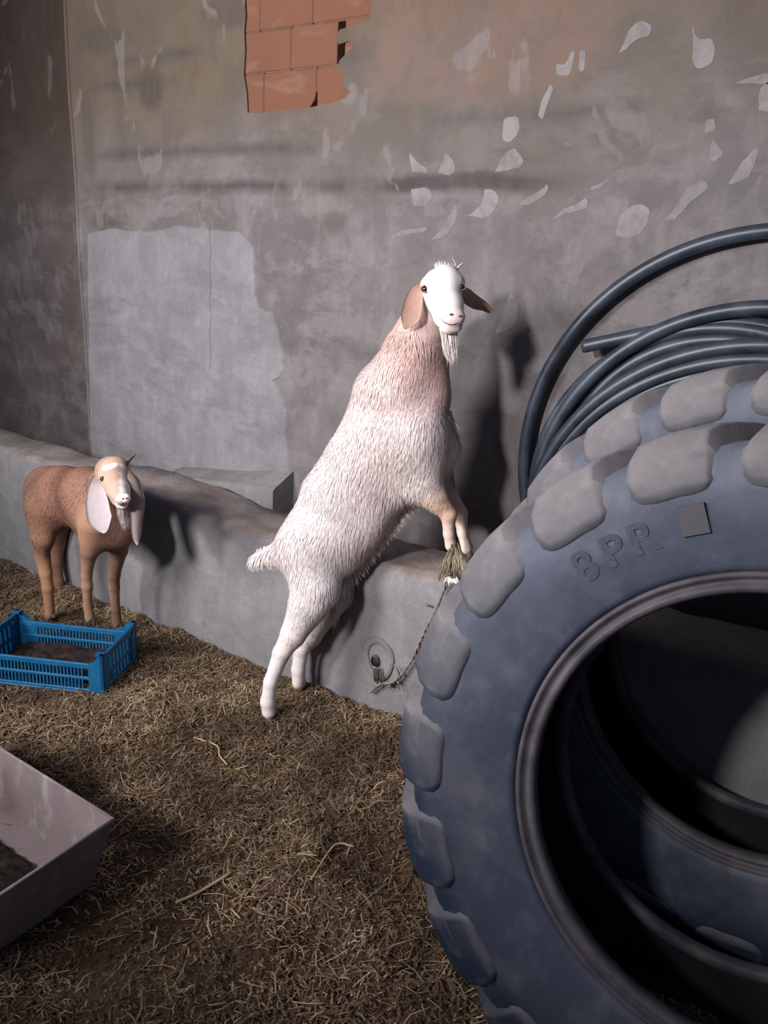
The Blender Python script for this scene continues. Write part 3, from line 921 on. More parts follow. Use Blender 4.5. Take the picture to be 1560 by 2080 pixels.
for i in range(26):
    p0 = at_y(905 + random.uniform(-4, 26), 1176 + random.uniform(-6, 6), YF - 0.02)
    p1 = at_y(905 + random.uniform(-4, 30), 1184 + random.uniform(-6, 6), YF - 0.035)
    partsw.append(tube([p0 - o0, (p0 + p1) / 2 - o0 + np.array([0, -0.006, 0.004]), p1 - o0], [0.003, 0.0035, 0.002], 4))
V, Fc = join(parts)
tag(mesh_obj('brown_fibre', V, Fc, M_FIBRE, tf), kind='stuff')
V, Fc = join(partsw)
tag(mesh_obj('white_fibre', V, Fc, M_RAGWHITE, tf), 'white frayed threads', kind='stuff')

# ------------------------------------------------------------------ goats: smooth-union bodies, surface nets, fur strands
def seg_d(p, a, b, ra, rb, flat, m):
    ax = b - a
    L2 = ax @ ax + 1e-12
    pa = p - a
    if flat != 1.0:
        comp = pa @ m
        pa = pa + np.multiply.outer(comp * (1 / flat - 1), m)
    t = np.clip((pa @ ax) / L2, 0, 1)
    q = pa - np.multiply.outer(t, ax)
    return np.sqrt((q * q).sum(-1)) - (ra + (rb - ra) * t)

def smin(a, b, k):
    h = np.maximum(k - np.abs(a - b), 0) / k
    return np.minimum(a, b) - h * h * k * 0.25

class Body:
    def __init__(self, m, t0):
        self.m = np.array(m, float); self.m /= np.linalg.norm(self.m)
        self.t0 = t0
        self.P = []
        self.G = {}                     # limbs: segments of one limb meet without a bulge, limbs blend into each other
        self.nc = 0
    def J(self, px, py, t=0.0):
        d = ray(px, py)
        return EYE + d * ((self.t0 + t - self.m @ EYE) / (self.m @ d))
    def R(self, P, r):
        return r * float((P - EYE) @ FW) / F_PX
    def add(self, a, b, ra, rb, col=(0.8, 0.76, 0.75), fur=0.02, flat=1.0, k=0.03, g=None):
        A, B = self.J(*a), self.J(*b)
        self.P.append((A, B, self.R(A, ra), self.R(B, rb), flat, k, np.array(col), fur))
        self.G.setdefault(g if g else 'solo%d' % len(self.P), []).append(len(self.P) - 1)
    def chain(self, pts, **kw):
        self.nc += 1
        kw.setdefault('g', 'chain%d' % self.nc)
        for (x0, y0, t0, r0), (x1, y1, t1, r1) in zip(pts, pts[1:]):
            self.add((x0, y0, t0), (x1, y1, t1), r0, r1, **kw)
    def field(self, p, each=False):
        D = np.full(p.shape[:-1], 1.0)
        E_ = [None] * len(self.P)
        for ids in self.G.values():
            Dg = None
            for q in ids:
                A, B, ra, rb, fl_, k, c, fu = self.P[q]
                E_[q] = seg_d(p, A, B, ra, rb, fl_, self.m)
                Dg = E_[q] if Dg is None else smin(Dg, E_[q], 0.012)
            D = smin(D, Dg, max(self.P[q][5] for q in ids))
        return (D, np.stack(E_)) if each else D
    def hit(self, px, py, near=1.5, far=5.5):
        d = ray(px, py); d = d / np.linalg.norm(d)
        t = near
        for _ in range(200):
            v = float(self.field((EYE + d * t)[None])[0])
            if v < 0.0004 or t > far: break
            t += max(v * 0.7, 0.0004)
        return EYE + d * t, d
    def build(self, h):
        lo_ = np.min([np.minimum(A, B) - max(ra, rb) - 0.04 for A, B, ra, rb, *_ in self.P], 0)
        hi_ = np.max([np.maximum(A, B) + max(ra, rb) + 0.04 for A, B, ra, rb, *_ in self.P], 0)
        n = np.ceil((hi_ - lo_) / h).astype(int) + 1
        vol = np.full(n, 1.0, np.float32)
        for ids in self.G.values():
            ps = [self.P[q] for q in ids]
            k = max(p[5] for p in ps)
            mr = max(max(p[2], p[3]) for p in ps) + k + 0.012
            b0 = np.min([np.minimum(p[0], p[1]) for p in ps], 0); b1 = np.max([np.maximum(p[0], p[1]) for p in ps], 0)
            a0 = np.maximum(((b0 - mr - lo_) / h).astype(int), 0)
            a1 = np.minimum(((b1 + mr - lo_) / h).astype(int) + 2, n)
            ax = [lo_[i] + h * np.arange(a0[i], a1[i]) for i in range(3)]
            g3 = np.stack(np.meshgrid(*ax, indexing='ij'), -1)
            Dg = None
            for A, B, ra, rb, fl_, k_, c, fu in ps:
                d = seg_d(g3, A, B, ra, rb, fl_, self.m)
                Dg = d if Dg is None else smin(Dg, d, 0.012)
            sl = tuple(slice(a0[i], a1[i]) for i in range(3))
            vol[sl] = smin(vol[sl], Dg, k)
        ins = vol < 0
        c = np.zeros(n - 1, int)
        for dx in (0, 1):
            for dy in (0, 1):
                for dz in (0, 1):
                    c += ins[dx:n[0] - 1 + dx, dy:n[1] - 1 + dy, dz:n[2] - 1 + dz]
        act = (c > 0) & (c < 8)
        ids = -np.ones(n - 1, int)
        cells = np.argwhere(act)
        ids[act] = np.arange(len(cells))
        acc = np.zeros((len(cells), 3)); cnt = np.zeros(len(cells))
        cor = [np.array((i, j, k)) for i in (0, 1) for j in (0, 1) for k in (0, 1)]
        for a in cor:
            for b in cor:
                if (b - a).sum() != 1 or (b < a).any(): continue
                va = vol[tuple((cells + a).T)]; vb = vol[tuple((cells + b).T)]
                s = (va < 0) != (vb < 0)
                t = np.where(s, va / np.where(va == vb, 1, va - vb), 0)
                acc += np.where(s[:, None], a + (b - a) * t[:, None], 0); cnt += s
        V = lo_ + h * (cells + acc / cnt[:, None])
        Fc = []
        for ax in range(3):
            o1, o2 = [(1, 2), (2, 0), (0, 1)][ax]
            e = [0, 0, 0]; e[ax] = 1
            sl0 = [slice(1, -1)] * 3; sl1 = [slice(1, -1)] * 3
            sl0[ax] = slice(0, n[ax] - 1); sl1[ax] = slice(1, n[ax])
            a_, b_ = ins[tuple(sl0)], ins[tuple(sl1)]
            for flip, msk in ((False, a_ & ~b_), (True, ~a_ & b_)):
                q = np.argwhere(msk)
                off = np.array([1, 1, 1]); off[ax] = 0
                q = q + off
                d1 = np.zeros(3, int); d1[o1] = 1
                d2 = np.zeros(3, int); d2[o2] = 1
                g_ = lambda s: ids[tuple((q - s).T)]
                quad = np.stack([g_(d1 + d2), g_(d2), g_(0 * d1), g_(d1)], 1)
                Fc.append(quad[:, ::-1] if flip else quad)
        Fc = np.concatenate(Fc)
        Fc = Fc[(Fc >= 0).all(1)]
        eps = 0.004
        N = np.stack([self.field(V + eps * np.eye(3)[i]) - self.field(V - eps * np.eye(3)[i]) for i in range(3)], 1)
        N /= np.linalg.norm(N, axis=1)[:, None] + 1e-9
        D, E_ = self.field(V, True)
        w = np.exp(-(E_ - E_.min(0)) / 0.014)
        w /= w.sum(0)
        C_ = np.tensordot(w.T, np.stack([p[6] for p in self.P]), 1)
        Fu = w.T @ np.array([p[7] for p in self.P])
        return V, Fc, N, C_, Fu

def relax(V, Fc, N, C_, Fu, f0, f1, it):
    """even out the long-haired parts; face and legs keep their form"""
    a = Fc.ravel(); b = np.roll(Fc, -1, 1).ravel()
    cnt = np.bincount(a, minlength=len(V)) + np.bincount(b, minlength=len(V)) + 1e-9
    def avg(X):
        return np.stack([(np.bincount(a, X[b, i], len(V)) + np.bincount(b, X[a, i], len(V))) / cnt for i in range(X.shape[1])], 1)
    m = np.clip((Fu - f0) / (f1 - f0), 0, 1)[:, None]
    m = avg(avg(m))
    for k in range(it):
        V = V + (avg(V) - V) * m * 0.6
        V = V - (avg(V) - V) * m * 0.28
        N = N + (avg(N) - N) * m * 0.6
        if k < it // 2: C_ = C_ + (avg(C_) - C_) * m * 0.6
    Fu = avg(avg(avg(Fu[:, None])))[:, 0] * 0.7 + Fu * 0.3
    N = N / (np.linalg.norm(N, axis=1)[:, None] + 1e-9)
    return V, N, C_, Fu

def set_col(me, cols):
    a = me.color_attributes.new('Col', 'FLOAT_COLOR', 'POINT')
    a.data.foreach_set('color', np.concatenate([np.clip(cols, 0, 1), np.ones((len(cols), 1))], 1).astype(np.float32).ravel())

def fast_mesh(name, V, loops, starts, m, parent, cols, normals=None):
    me = bpy.data.meshes.new(name)
    me.vertices.add(len(V)); me.vertices.foreach_set('co', np.asarray(V, np.float32).ravel())
    me.loops.add(len(loops)); me.loops.foreach_set('vertex_index', np.asarray(loops, np.int32))
    me.polygons.add(len(starts)); me.polygons.foreach_set('loop_start', np.asarray(starts, np.int32))
    me.update(calc_edges=True)
    me.validate()
    me.polygons.foreach_set('use_smooth', [True] * len(me.polygons))
    me.materials.append(m)
    if cols is not None: set_col(me, cols)
    if normals is not None:
        me.normals_split_custom_set_from_vertices([tuple(x) for x in np.asarray(normals)])
    return put(bpy.data.objects.new(name, me), parent)

def strands(V, Fc, N, C_, Fu, count, comb, width, lift, gl=1.0, seed=3, clumpy=0.2, vary=(0.9, 0.16)):
    """one flat tapering hair per sample; shaded with the skin's normal"""
    r = np.random.default_rng(seed)
    a, b, c, d = (V[Fc[:, i]] for i in range(4))
    ar = np.linalg.norm(np.cross(c - a, d - b), axis=1)
    wt = ar * np.clip(Fu[Fc[:, 0]] / 0.012, 0.3, 1.0)
    pick = r.choice(len(Fc), count, p=wt / wt.sum())
    s, t = r.random((2, count, 1))
    bl = lambda A: (A[Fc[pick, 0]] * (1 - s) + A[Fc[pick, 1]] * s) * (1 - t) + (A[Fc[pick, 3]] * (1 - s) + A[Fc[pick, 2]] * s) * t
    p, n, col = bl(V), bl(N), bl(C_)
    n /= np.linalg.norm(n, axis=1)[:, None] + 1e-9
    L = bl(Fu[:, None]) * (0.55 + 0.8 * r.random((count, 1)))
    g_ = comb(p)
    clump = np.stack([np.sin(p @ v * 34 + k) for k, v in enumerate(np.array([[1, .4, .7], [.3, 1, -.5], [-.6, .5, 1]]))], 1)
    g_ = g_ + clumpy * clump + 0.12 * r.normal(size=(count, 3))
    g_ = g_ - n * (g_ * n).sum(1)[:, None]
    g_ /= np.linalg.norm(g_, axis=1)[:, None] + 1e-9
    d0 = g_ + n * lift * (0.5 + r.random((count, 1)))
    d0 /= np.linalg.norm(d0, axis=1)[:, None]
    d1 = g_ + n * lift * 0.2 + np.array([0, 0, -0.55 * gl])
    d1 /= np.linalg.norm(d1, axis=1)[:, None]
    sd = np.cross(n, g_)
    wd = width * (0.7 + 0.6 * r.random((count, 1)))
    p0 = p - n * 0.002
    p1 = p0 + d0 * L * 0.5
    p2 = p1 + d1 * L * 0.5
    VV = np.stack([p0 - sd * wd, p0 + sd * wd, p1 + sd * wd * 0.8, p1 - sd * wd * 0.8, p2], 1).reshape(-1, 3)
    NN = np.stack([n, n, n, n, n + 0.3 * d1], 1).reshape(-1, 3)
    NN /= np.linalg.norm(NN, axis=1)[:, None]
    shade = (vary[0] + vary[1] * r.random((count, 1))) * (1 + 0.04 * clump[:, :1])
    CC = np.repeat(col * shade, 5, axis=0)
    k = np.arange(count)[:, None] * 5
    loops = np.concatenate([k + np.array([[3, 2, 1, 0]]), k + np.array([[4, 2, 3]])], 1).ravel()
    starts = (np.arange(count)[:, None] * 7 + np.array([[0, 4]])).ravel()
    return VV, loops, starts, CC, NN

def local(root, pts):
    return np.asarray(pts) - np.array(root.location)

def finish_goat(root, body, h, count, comb, width, lift, tint=None, gl=1.0, soft=(0.018, 0.035, 40), vary=(0.9, 0.16)):
    V, Fc, N, C_, Fu = body.build(h)
    V, N, C_, Fu = relax(V, Fc, N, C_, Fu, *soft)
    if tint is not None: C_ = tint(V, N, C_)
    Vl = local(root, V)
    fast_mesh('body', Vl, Fc.ravel(), np.arange(len(Fc)) * 4, M_SKIN, root, C_, N)
    VV, lp, st, CC, NN = strands(V, Fc, N, C_, Fu, count, comb, width, lift, gl, vary=vary)
    co = fast_mesh('coat', local(root, VV), lp, st, M_COAT, root, CC, NN)
    co['kind'] = 'stuff'

def ear(root, body, path, widths, wdir, col, tip=None, cup=0.25, name='ear', label=None):
    """drooping leaf-shaped ear with thickness; path = 3-D points"""
    P = catmull(path, 5)
    Wd = np.interp(np.linspace(0, 1, len(P)), np.linspace(0, 1, len(widths)), widths)
    V, cols = [], []
    ff = np.linspace(0, 1, len(P))
    Wd = Wd * np.sqrt(np.clip(1 - (np.clip(ff - 0.72, 0, 1) / 0.285) ** 2, 0.02, 1))
    K = 9
    for side in (0, 1):
        for i, p in enumerate(P):
            t = P[min(i + 1, len(P) - 1)] - P[max(i - 1, 0)]
            t /= np.linalg.norm(t)
            w = wdir - t * (wdir @ t); w /= np.linalg.norm(w)
            nn = np.cross(t, w)
            for k in range(K):
                s = 2 * k / (K - 1) - 1
                edge = 1 - s * s
                V.append(p + w * s * Wd[i] + nn * (cup * Wd[i] * (s * s) + (0.0035 if side else -0.0035) * (0.25 + edge)))
                f = i / (len(P) - 1)
                c = np.array(col) if tip is None else np.array(col) * (1 - f) + np.array(tip) * f
                cols.append(c * (0.92 + 0.12 * random.random()))
    n = len(P)
    Fc = []
    for side in (0, 1):
        o = side * n * K
        for i in range(n - 1):
            for k in range(K - 1):
                q = (o + i * K + k, o + i * K + k + 1, o + (i + 1) * K + k + 1, o + (i + 1) * K + k)
                Fc.append(q if side == 0 else q[::-1])
    o = n * K
    rimi = [i * K for i in range(n)] + [(n - 1) * K + k for k in range(1, K)] + [i * K + K - 1 for i in range(n - 2, -1, -1)] + [k for k in range(K - 2, 0, -1)]
    for i in range(len(rimi)):
        a, b = rimi[i], rimi[(i + 1) % len(rimi)]
        Fc.append((b, a, a + o, b + o))
    ob = mesh_obj(name, local(root, V), Fc, M_EAR, root)
    set_col(ob.data, np.array(cols))
    if label: ob['label'] = label
    return ob

def ball(name, c, r, m, parent, scale=(1, 1, 1), rot=None):
    bm = bmesh.new()
    bmesh.ops.create_uvsphere(bm, u_segments=16, v_segments=10, radius=r)
    if rot is not None:
        bmesh.ops.transform(bm, matrix=Matrix.Diagonal((*scale, 1)), verts=bm.verts)
        bmesh.ops.transform(bm, matrix=rot.to_4x4(), verts=bm.verts)
    bmesh.ops.translate(bm, vec=Vector(c), verts=bm.verts)
    return bm_obj(name, bm, m, parent)

cam_rot = Matrix(((RT[0], UP[0], -FW[0]), (RT[1], UP[1], -FW[1]), (RT[2], UP[2], -FW[2])))

def hoof_pair(root, pos, fwd, size):
    f = np.array(fwd, float); f /= np.linalg.norm(f)
    s = np.cross(f, [0, 0, 1.0]); s /= np.linalg.norm(s)
    for sg in (-1, 1):
        c = np.array(pos) + s * sg * size * 0.36
        pts = [c + np.array([0, 0, size * 0.95]), c + f * size * 0.15 + np.array([0, 0, size * 0.45]), c + f * size * 0.32 + np.array([0, 0, 0.002])]
        V, Fc = tube([local(root, p) for p in pts], [size * 0.38, size * 0.46, size * 0.52], 10)
        mesh_obj('hoof', V, Fc, M_HOOF, root)

# ---- the white goat rearing up against the trough
WHT = (0.82, 0.755, 0.76); PNK = (0.70, 0.49, 0.45); FAWN = (0.62, 0.37, 0.27); ORG = (0.72, 0.45, 0.29)
g1 = Body((-math.sin(YAW), math.cos(YAW), 0), 2.66)
A = g1.add
def T(pts, **kw): g1.chain(pts, **kw)
T([(636, 1090, 0, 57), (685, 1006, 0, 70)], col=WHT, fur=0.05, flat=0.74, k=0.05, g='trunk')
T([(685, 1006, 0, 70), (747, 936, 0, 84)], col=WHT, fur=0.055, flat=0.74, k=0.05, g='trunk')
T([(747, 936, 0, 84), (801, 868, 0, 95)], col=(0.73, 0.57, 0.55), fur=0.05, flat=0.74, k=0.05, g='trunk')
T([(801, 868, 0, 95), (800, 806, 0, 82)], col=WHT, fur=0.05, flat=0.76, k=0.05, g='trunk')
T([(756, 884, 0, 66), (778, 826, 0, 66)], col=WHT, fur=0.05, flat=0.74, k=0.05, g='trunk')
T([(850, 880, 0, 66), (884, 900, 0, 42)], col=(0.87, 0.83, 0.82), fur=0.085, flat=0.85, k=0.07)
T([(784, 985, 0, 58), (704, 1086, 0, 58)], col=(0.76, 0.65, 0.63), fur=0.075, flat=0.8, k=0.07)
T([(804, 796, 0, 78), (838, 712, -0.01, 56)], col=PNK, fur=0.05, flat=0.85, k=0.05, g='trunk')
T([(838, 712, 0.01, 56), (862, 632, 0.03, 38)], col=PNK, fur=0.04, flat=0.9, k=0.04, g='trunk')
T([(872, 800, 0.0, 46), (880, 720, 0.01, 30), (878, 660, 0.02, 24)], col=(0.66, 0.46, 0.41), fur=0.03, flat=0.9, k=0.05)
# tail
T([(594, 1096, 0, 20), (556, 1124, 0, 18), (516, 1136, 0, 13)], col=WHT, fur=0.04, k=0.03)
# near hind leg
T([(632, 1112, -0.05, 60), (642, 1186, -0.08, 50), (628, 1225, -0.09, 42)], col=WHT, fur=0.05, flat=0.75, k=0.09, g='hind near')
T([(628, 1225, -0.09, 42), (596, 1288, -0.10, 26), (572, 1326, -0.11, 17.5)], col=(0.80, 0.73, 0.72), fur=0.02, flat=0.85, k=0.03, g='hind near')
T([(572, 1326, -0.11, 17.5), (550, 1385, -0.11, 14), (544, 1425, -0.11, 14.5), (546, 1446, -0.11, 14)], col=(0.80, 0.75, 0.75), fur=0.011, k=0.015, g='hind near')
# far hind leg
T([(660, 1120, 0.06, 54), (676, 1190, 0.09, 44), (662, 1228, 0.10, 36)], col=(0.76, 0.68, 0.66), fur=0.055, flat=0.75, k=0.09, g='hind far')
T([(662, 1228, 0.10, 36), (632, 1290, 0.11, 22), (612, 1318, 0.12, 16)], col=(0.72, 0.66, 0.65), fur=0.018, k=0.03, g='hind far')
T([(612, 1318, 0.12, 16), (606, 1360, 0.12, 13.5), (607, 1386, 0.12, 14)], col=(0.74, 0.69, 0.68), fur=0.01, k=0.015, g='hind far')
# near foreleg
T([(838, 900, -0.07, 58), (862, 972, -0.08, 36), (884, 1008, -0.08, 26)], col=(0.87, 0.81, 0.79), fur=0.045, flat=0.7, k=0.09, g='fore near')
T([(884, 1008, -0.08, 25), (911, 1045, -0.08, 16.5)], col=ORG, fur=0.012, k=0.025, g='fore near')
T([(911, 1045, -0.08, 16), (912, 1084, -0.07, 11), (916, 1108, -0.06, 12.5)], col=(0.80, 0.64, 0.57), fur=0.007, k=0.012, g='fore near')
# far foreleg
T([(866, 900, 0.07, 50), (888, 970, 0.08, 32), (906, 1005, 0.08, 23)], col=(0.84, 0.76, 0.72), fur=0.045, flat=0.75, k=0.09, g='fore far')
T([(906, 1005, 0.08, 23), (934, 1042, 0.08, 15)], col=(0.76, 0.52, 0.38), fur=0.012, k=0.025, g='fore far')
T([(934, 1042, 0.08, 15), (940, 1082, 0.08, 11), (949, 1114, 0.08, 12.5)], col=(0.82, 0.68, 0.60), fur=0.007, k=0.012, g='fore far')
# head, turned to look at the camera
FACE = (0.86, 0.82, 0.82)
T([(898, 580, -0.04, 39), (905, 570, -0.065, 32)], col=FACE, fur=0.010, k=0.03)
T([(900, 592, -0.07, 36), (912, 620, -0.125, 29), (920, 642, -0.165, 22.5)], col=FACE, fur=0.006, k=0.03)
T([(893, 604, -0.03, 29), (904, 642, -0.10, 23), (911, 661, -0.145, 17.5)], col=FACE, fur=0.008, k=0.025)
T([(914, 643, -0.172, 16), (930, 645, -0.172, 14)], col=(0.62, 0.38, 0.36), fur=0.003, k=0.012)
T([(910, 662, -0.155, 15), (926, 663, -0.155, 13)], col=(0.80, 0.60, 0.57), fur=0.004, k=0.012)
A((868, 577, -0.066), (874, 574, -0.075), 13, 12, col=FACE, fur=0.006, k=0.02)
A((932, 574, -0.062), (928, 572, -0.075), 12, 11, col=FACE, fur=0.006, k=0.02)
goat = empty('rearing_goat', tuple(np.array(g1.J(575, 1430)) * np.array([1, 1, 0])))
tag(goat, 'white long-haired goat rearing up with its front hooves on the trough', 'goat')
spine = g1.J(640, 1080) - g1.J(800, 800)
spine /= np.linalg.norm(spine)
def comb1(p):
    z = p[:, 2:3]
    head = np.clip((z - 1.42) / 0.1, 0, 1)
    return spine * 0.55 * (1 - head) + np.array([0, 0, -0.75])
def tint1(V, N, C_):
    s = fbm(V[:, 0] * 3 + V[:, 1] * 2, V[:, 2] * 3, 3.0, 4)[:, None] if False else (np.sin(V @ np.array([9., 7., 4.]) + 2 * np.sin(V @ np.array([3., -5., 8.])))[:, None] * 0.5 + 0.5)
    return C_ * (1 - 0.07 * s) + np.array([0.03, 0.0, -0.01]) * s
finish_goat(goat, g1, 0.0072, 120000, comb1, 0.0016, 0.16, tint1)

def eye_set(root, body, px, py, r, iris=True):
    p, d = body.hit(px, py)
    ball('eye', local(root, p + d * r * 0.45), r, M_EYE, root)
    # lid ring
    pts = []
    for k in range(17):
        a = 2 * math.pi * k / 16
        pts.append(local(root, p - d * r * 0.1 + RT * math.cos(a) * r * 1.12 + UP * math.sin(a) * r * 0.85))
    V, Fc = tube(pts, r * 0.22, 6, False)
    mesh_obj('eyelid', V, Fc, M_EYELID, root)
eye_set(goat, g1, 864, 587, 0.0125)
eye_set(goat, g1, 938, 583, 0.0115)
for px, py, s in ((917, 639, 1), (934, 642, 0.9)):
    p, d = g1.hit(px, py)
    ball('nostril', local(goat, p + d * 0.001), 0.0058 * s, M_NOSTRIL, goat, (1.2, 0.7, 0.5), cam_rot)
mp = [g1.hit(x, y) for x, y in ((897, 649), (904, 655), (913, 659), (922, 659), (931, 655))]
V, Fc = tube([local(goat, p + d * 0.001) for p, d in mp], [0.0012, 0.002, 0.0022, 0.002, 0.0012], 6)
mesh_obj('mouth', V, Fc, M_NOSTRIL, goat)
e0, _ = g1.hit(858, 582)
J = g1.J
ear(goat, g1, [J(862, 580, -0.02), J(848, 590, -0.045), J(839, 615, -0.06), J(832, 645, -0.075), J(823, 668, -0.09)], [0.014, 0.022, 0.030, 0.032, 0.018], RT * 0.95 + FW * 0.1, (0.46, 0.28, 0.22), (0.40, 0.25, 0.20), 0.3, label='hanging fawn brown ear')
ear(goat, g1, [J(936, 588, 0.0), J(950, 600, 0.0), J(968, 613, 0.01), J(986, 622, 0.02), J(1000, 634, 0.02)], [0.016, 0.026, 0.024, 0.016, 0.014], UP * 0.9 + RT * 0.2, (0.46, 0.28, 0.22), (0.30, 0.18, 0.13), -0.35, label='brown ear flicked outward')
hp = [J(921, 560, -0.05), J(926, 550, -0.05), J(933, 541, -0.045), J(942, 534, -0.035)]
V, Fc = tube([local(goat, p) for p in catmull(hp, 4)], [0.008 * (1 - i / 14) + 0.001 for i in range(13)], 8)
mesh_obj('horn', V, Fc, M_HORN, goat)
def tuft(root, name, roots, tips, n, col, width, seed, sag=0.0):
    r = np.random.default_rng(seed)
    VV, lp, st, CC = [], [], [], []
    for i in range(n):
        u = r.random()
        a = roots[0] * (1 - u) + roots[1] * u + r.normal(size=3) * 0.003
        b = tips[0] * (1 - u) + tips[1] * u + r.normal(size=3) * 0.006
        b = a + (b - a) * (0.65 + 0.4 * r.random())
        mid = (a + b) / 2 + r.normal(size=3) * 0.003 + np.array([0, 0, -sag])
        o = len(VV)
        sd = RT * math.cos(i) + FW * math.sin(i)
        VV += [a - sd * width, a + sd * width, mid + sd * width * 0.8, mid - sd * width * 0.8, b]
        k = len(lp)
        lp += [o, o + 1, o + 2, o + 3, o + 3, o + 2, o + 4]
        st += [k, k + 4]
        CC += [np.array(col) * (0.88 + 0.2 * r.random())] * 5
    ob = fast_mesh(name, local(root, VV), lp, st, M_COAT, root, np.array(CC))
    ob['kind'] = 'stuff'
    return ob
tuft(goat, 'beard', (J(896, 668, -0.12), J(908, 674, -0.135)), (J(910, 728, -0.12), J(914, 740, -0.12)), 240, (0.78, 0.70, 0.67), 0.0018, 1)
tuft(goat, 'beard', (J(914, 674, -0.14), J(928, 670, -0.14)), (J(920, 738, -0.12), J(924, 730, -0.12)), 200, (0.82, 0.76, 0.74), 0.0018, 2)
tuft(goat, 'forelock', (J(885, 548, -0.05), J(925, 550, -0.05)), (J(884, 532, -0.06), J(918, 532, -0.06)), 160, (0.80, 0.75, 0.74), 0.0012, 3)
for kk, (a0, b0, a1, b1, dx, dy, nn, cc) in enumerate((
        (922, 850, 934, 905, 14, 34, 170, (0.84, 0.80, 0.79)), (930, 900, 905, 955, 16, 36, 170, (0.84, 0.80, 0.79)), (905, 950, 880, 985, 12, 24, 90, (0.82, 0.75, 0.72)),
        (838, 1022, 800, 1062, 16, 26, 190, (0.78, 0.70, 0.67)), (800, 1060, 755, 1120, 16, 28, 220, (0.76, 0.67, 0.64)), (758, 1116, 706, 1180, 14, 30, 220, (0.78, 0.71, 0.69)),
        (700, 1176, 676, 1256, 10, 34, 170, (0.76, 0.70, 0.68)), (590, 1140, 592, 1220, -5, 34, 120, (0.82, 0.77, 0.77)), (560, 1112, 516, 1130, -12, 22, 150, (0.82, 0.77, 0.77)))):
    P0, P1 = J(a0 - dx * 0.7, b0 - dy * 0.5, 0.0), J(a1 - dx * 0.7, b1 - dy * 0.5, 0.0)
    Q0, Q1 = J(a0 + dx * 0.6, b0 + dy * 0.75, 0.0), J(a1 + dx * 0.6, b1 + dy * 0.75, 0.0)
    tuft(goat, 'fringe', (P0, P1), (Q0, Q1), nn, cc, 0.0022, 20 + kk)
hf = RT.copy(); hf[2] = 0
for px, py, t, s in ((546, 1458, -0.11, 0.03), (608, 1398, 0.12, 0.03), (918, 1124, -0.06, 0.026), (952, 1130, 0.08, 0.026)):
    hoof_pair(goat, J(px, py, t) + np.array([0, 0, -0.004]), hf, s)

# ---- the brown goat standing by the trough
BRN = (0.235, 0.115, 0.082); BR2 = (0.285, 0.155, 0.115); TAN = (0.50, 0.325, 0.25); LEG = (0.34, 0.185, 0.105)
hd = np.array([0.98, -0.20, 0]); hd /= np.linalg.norm(hd)
mm = np.array([0.20, 0.98, 0]); mm /= np.linalg.norm(mm)
g2 = Body(mm, float(mm @ np.array([-2.9, 2.02, 0])))
def T2(pts, **kw): g2.chain(pts, **kw)
A = g2.add
T2([(98, 1000, 0, 54), (132, 1008, 0, 62)], col=BR2, fur=0.022, flat=0.85, k=0.10, g='trunk')
T2([(132, 1008, 0, 62), (176, 1014, 0, 63)], col=BRN, fur=0.022, flat=0.85, k=0.10, g='trunk')
T2([(176, 1014, 0, 63), (212, 1042, 0, 58)], col=(0.25, 0.128, 0.092), fur=0.022, flat=0.9, k=0.10, g='trunk')
T2([(214, 1062, 0, 52), (236, 1076, 0, 40)], col=BR2, fur=0.018, flat=0.95, k=0.08)
T2([(196, 1010, 0, 48), (218, 985, -0.03, 38), (226, 968, -0.05, 32)], col=(0.27, 0.145, 0.105), fur=0.022, k=0.10)
# hind legs
T2([(86, 1035, -0.09, 42), (86, 1090, -0.10, 28), (86, 1128, -0.10, 15.5)], col=(0.275, 0.148, 0.10), fur=0.016, flat=0.8, k=0.09, g='hind near')
T2([(86, 1128, -0.10, 15.5), (93, 1165, -0.10, 12), (97, 1195, -0.10, 11), (101, 1250, -0.10, 9.5)], col=LEG, fur=0.006, k=0.06, g='hind near')
T2([(104, 1050, 0.09, 40), (108, 1100, 0.10, 24), (113, 1140, 0.10, 13), (119, 1180, 0.10, 9.5), (124, 1226, 0.10, 8.5)], col=(0.24, 0.125, 0.085), fur=0.008, k=0.07)
# forelegs
T2([(190, 1066, -0.10, 32), (181, 1118, -0.11, 17), (176, 1168, -0.11, 10.5), (177, 1190, -0.11, 10.5), (178, 1230, -0.11, 8.5), (182, 1254, -0.11, 10)], col=(0.28, 0.155, 0.105), fur=0.007, k=0.07)
T2([(238, 1070, 0.06, 33), (241, 1118, 0.07, 17.5), (233, 1168, 0.07, 10.5), (232, 1192, 0.07, 10.5), (235, 1238, 0.07, 8.5), (238, 1266, 0.07, 10)], col=(0.29, 0.165, 0.112), fur=0.007, k=0.07)
# head
T2([(226, 958, -0.08, 32), (236, 954, -0.09, 27)], col=(0.42, 0.265, 0.205), fur=0.008, k=0.025)
T2([(230, 966, -0.11, 29), (241, 995, -0.16, 22), (249, 1012, -0.19, 15.5)], col=TAN, fur=0.006, k=0.025)
T2([(232, 985, -0.09, 24), (243, 1012, -0.15, 16), (247, 1024, -0.17, 11)], col=TAN, fur=0.006, k=0.02)
T2([(247, 1013, -0.20, 11), (256, 1012, -0.20, 10)], col=(0.30, 0.22, 0.22), fur=0.003, k=0.01)
T2([(243, 1024, -0.185, 9), (251, 1027, -0.185, 8)], col=(0.78, 0.70, 0.67), fur=0.004, k=0.01)
A((210, 968, -0.135), (214, 965, -0.135), 9, 8, col=(0.42, 0.26, 0.20), fur=0.005, k=0.02)
kid = empty('brown_goat', (-2.92, 2.0, 0))
tag(kid, 'brown goat with long white ears standing behind the blue crate', 'goat')
def comb2(p): return -hd * 0.6 + np.array([0, 0, -0.7])
J2 = g2.J
f_top, f_nose = J2(243, 932, -0.12), J2(255, 1008, -0.21)
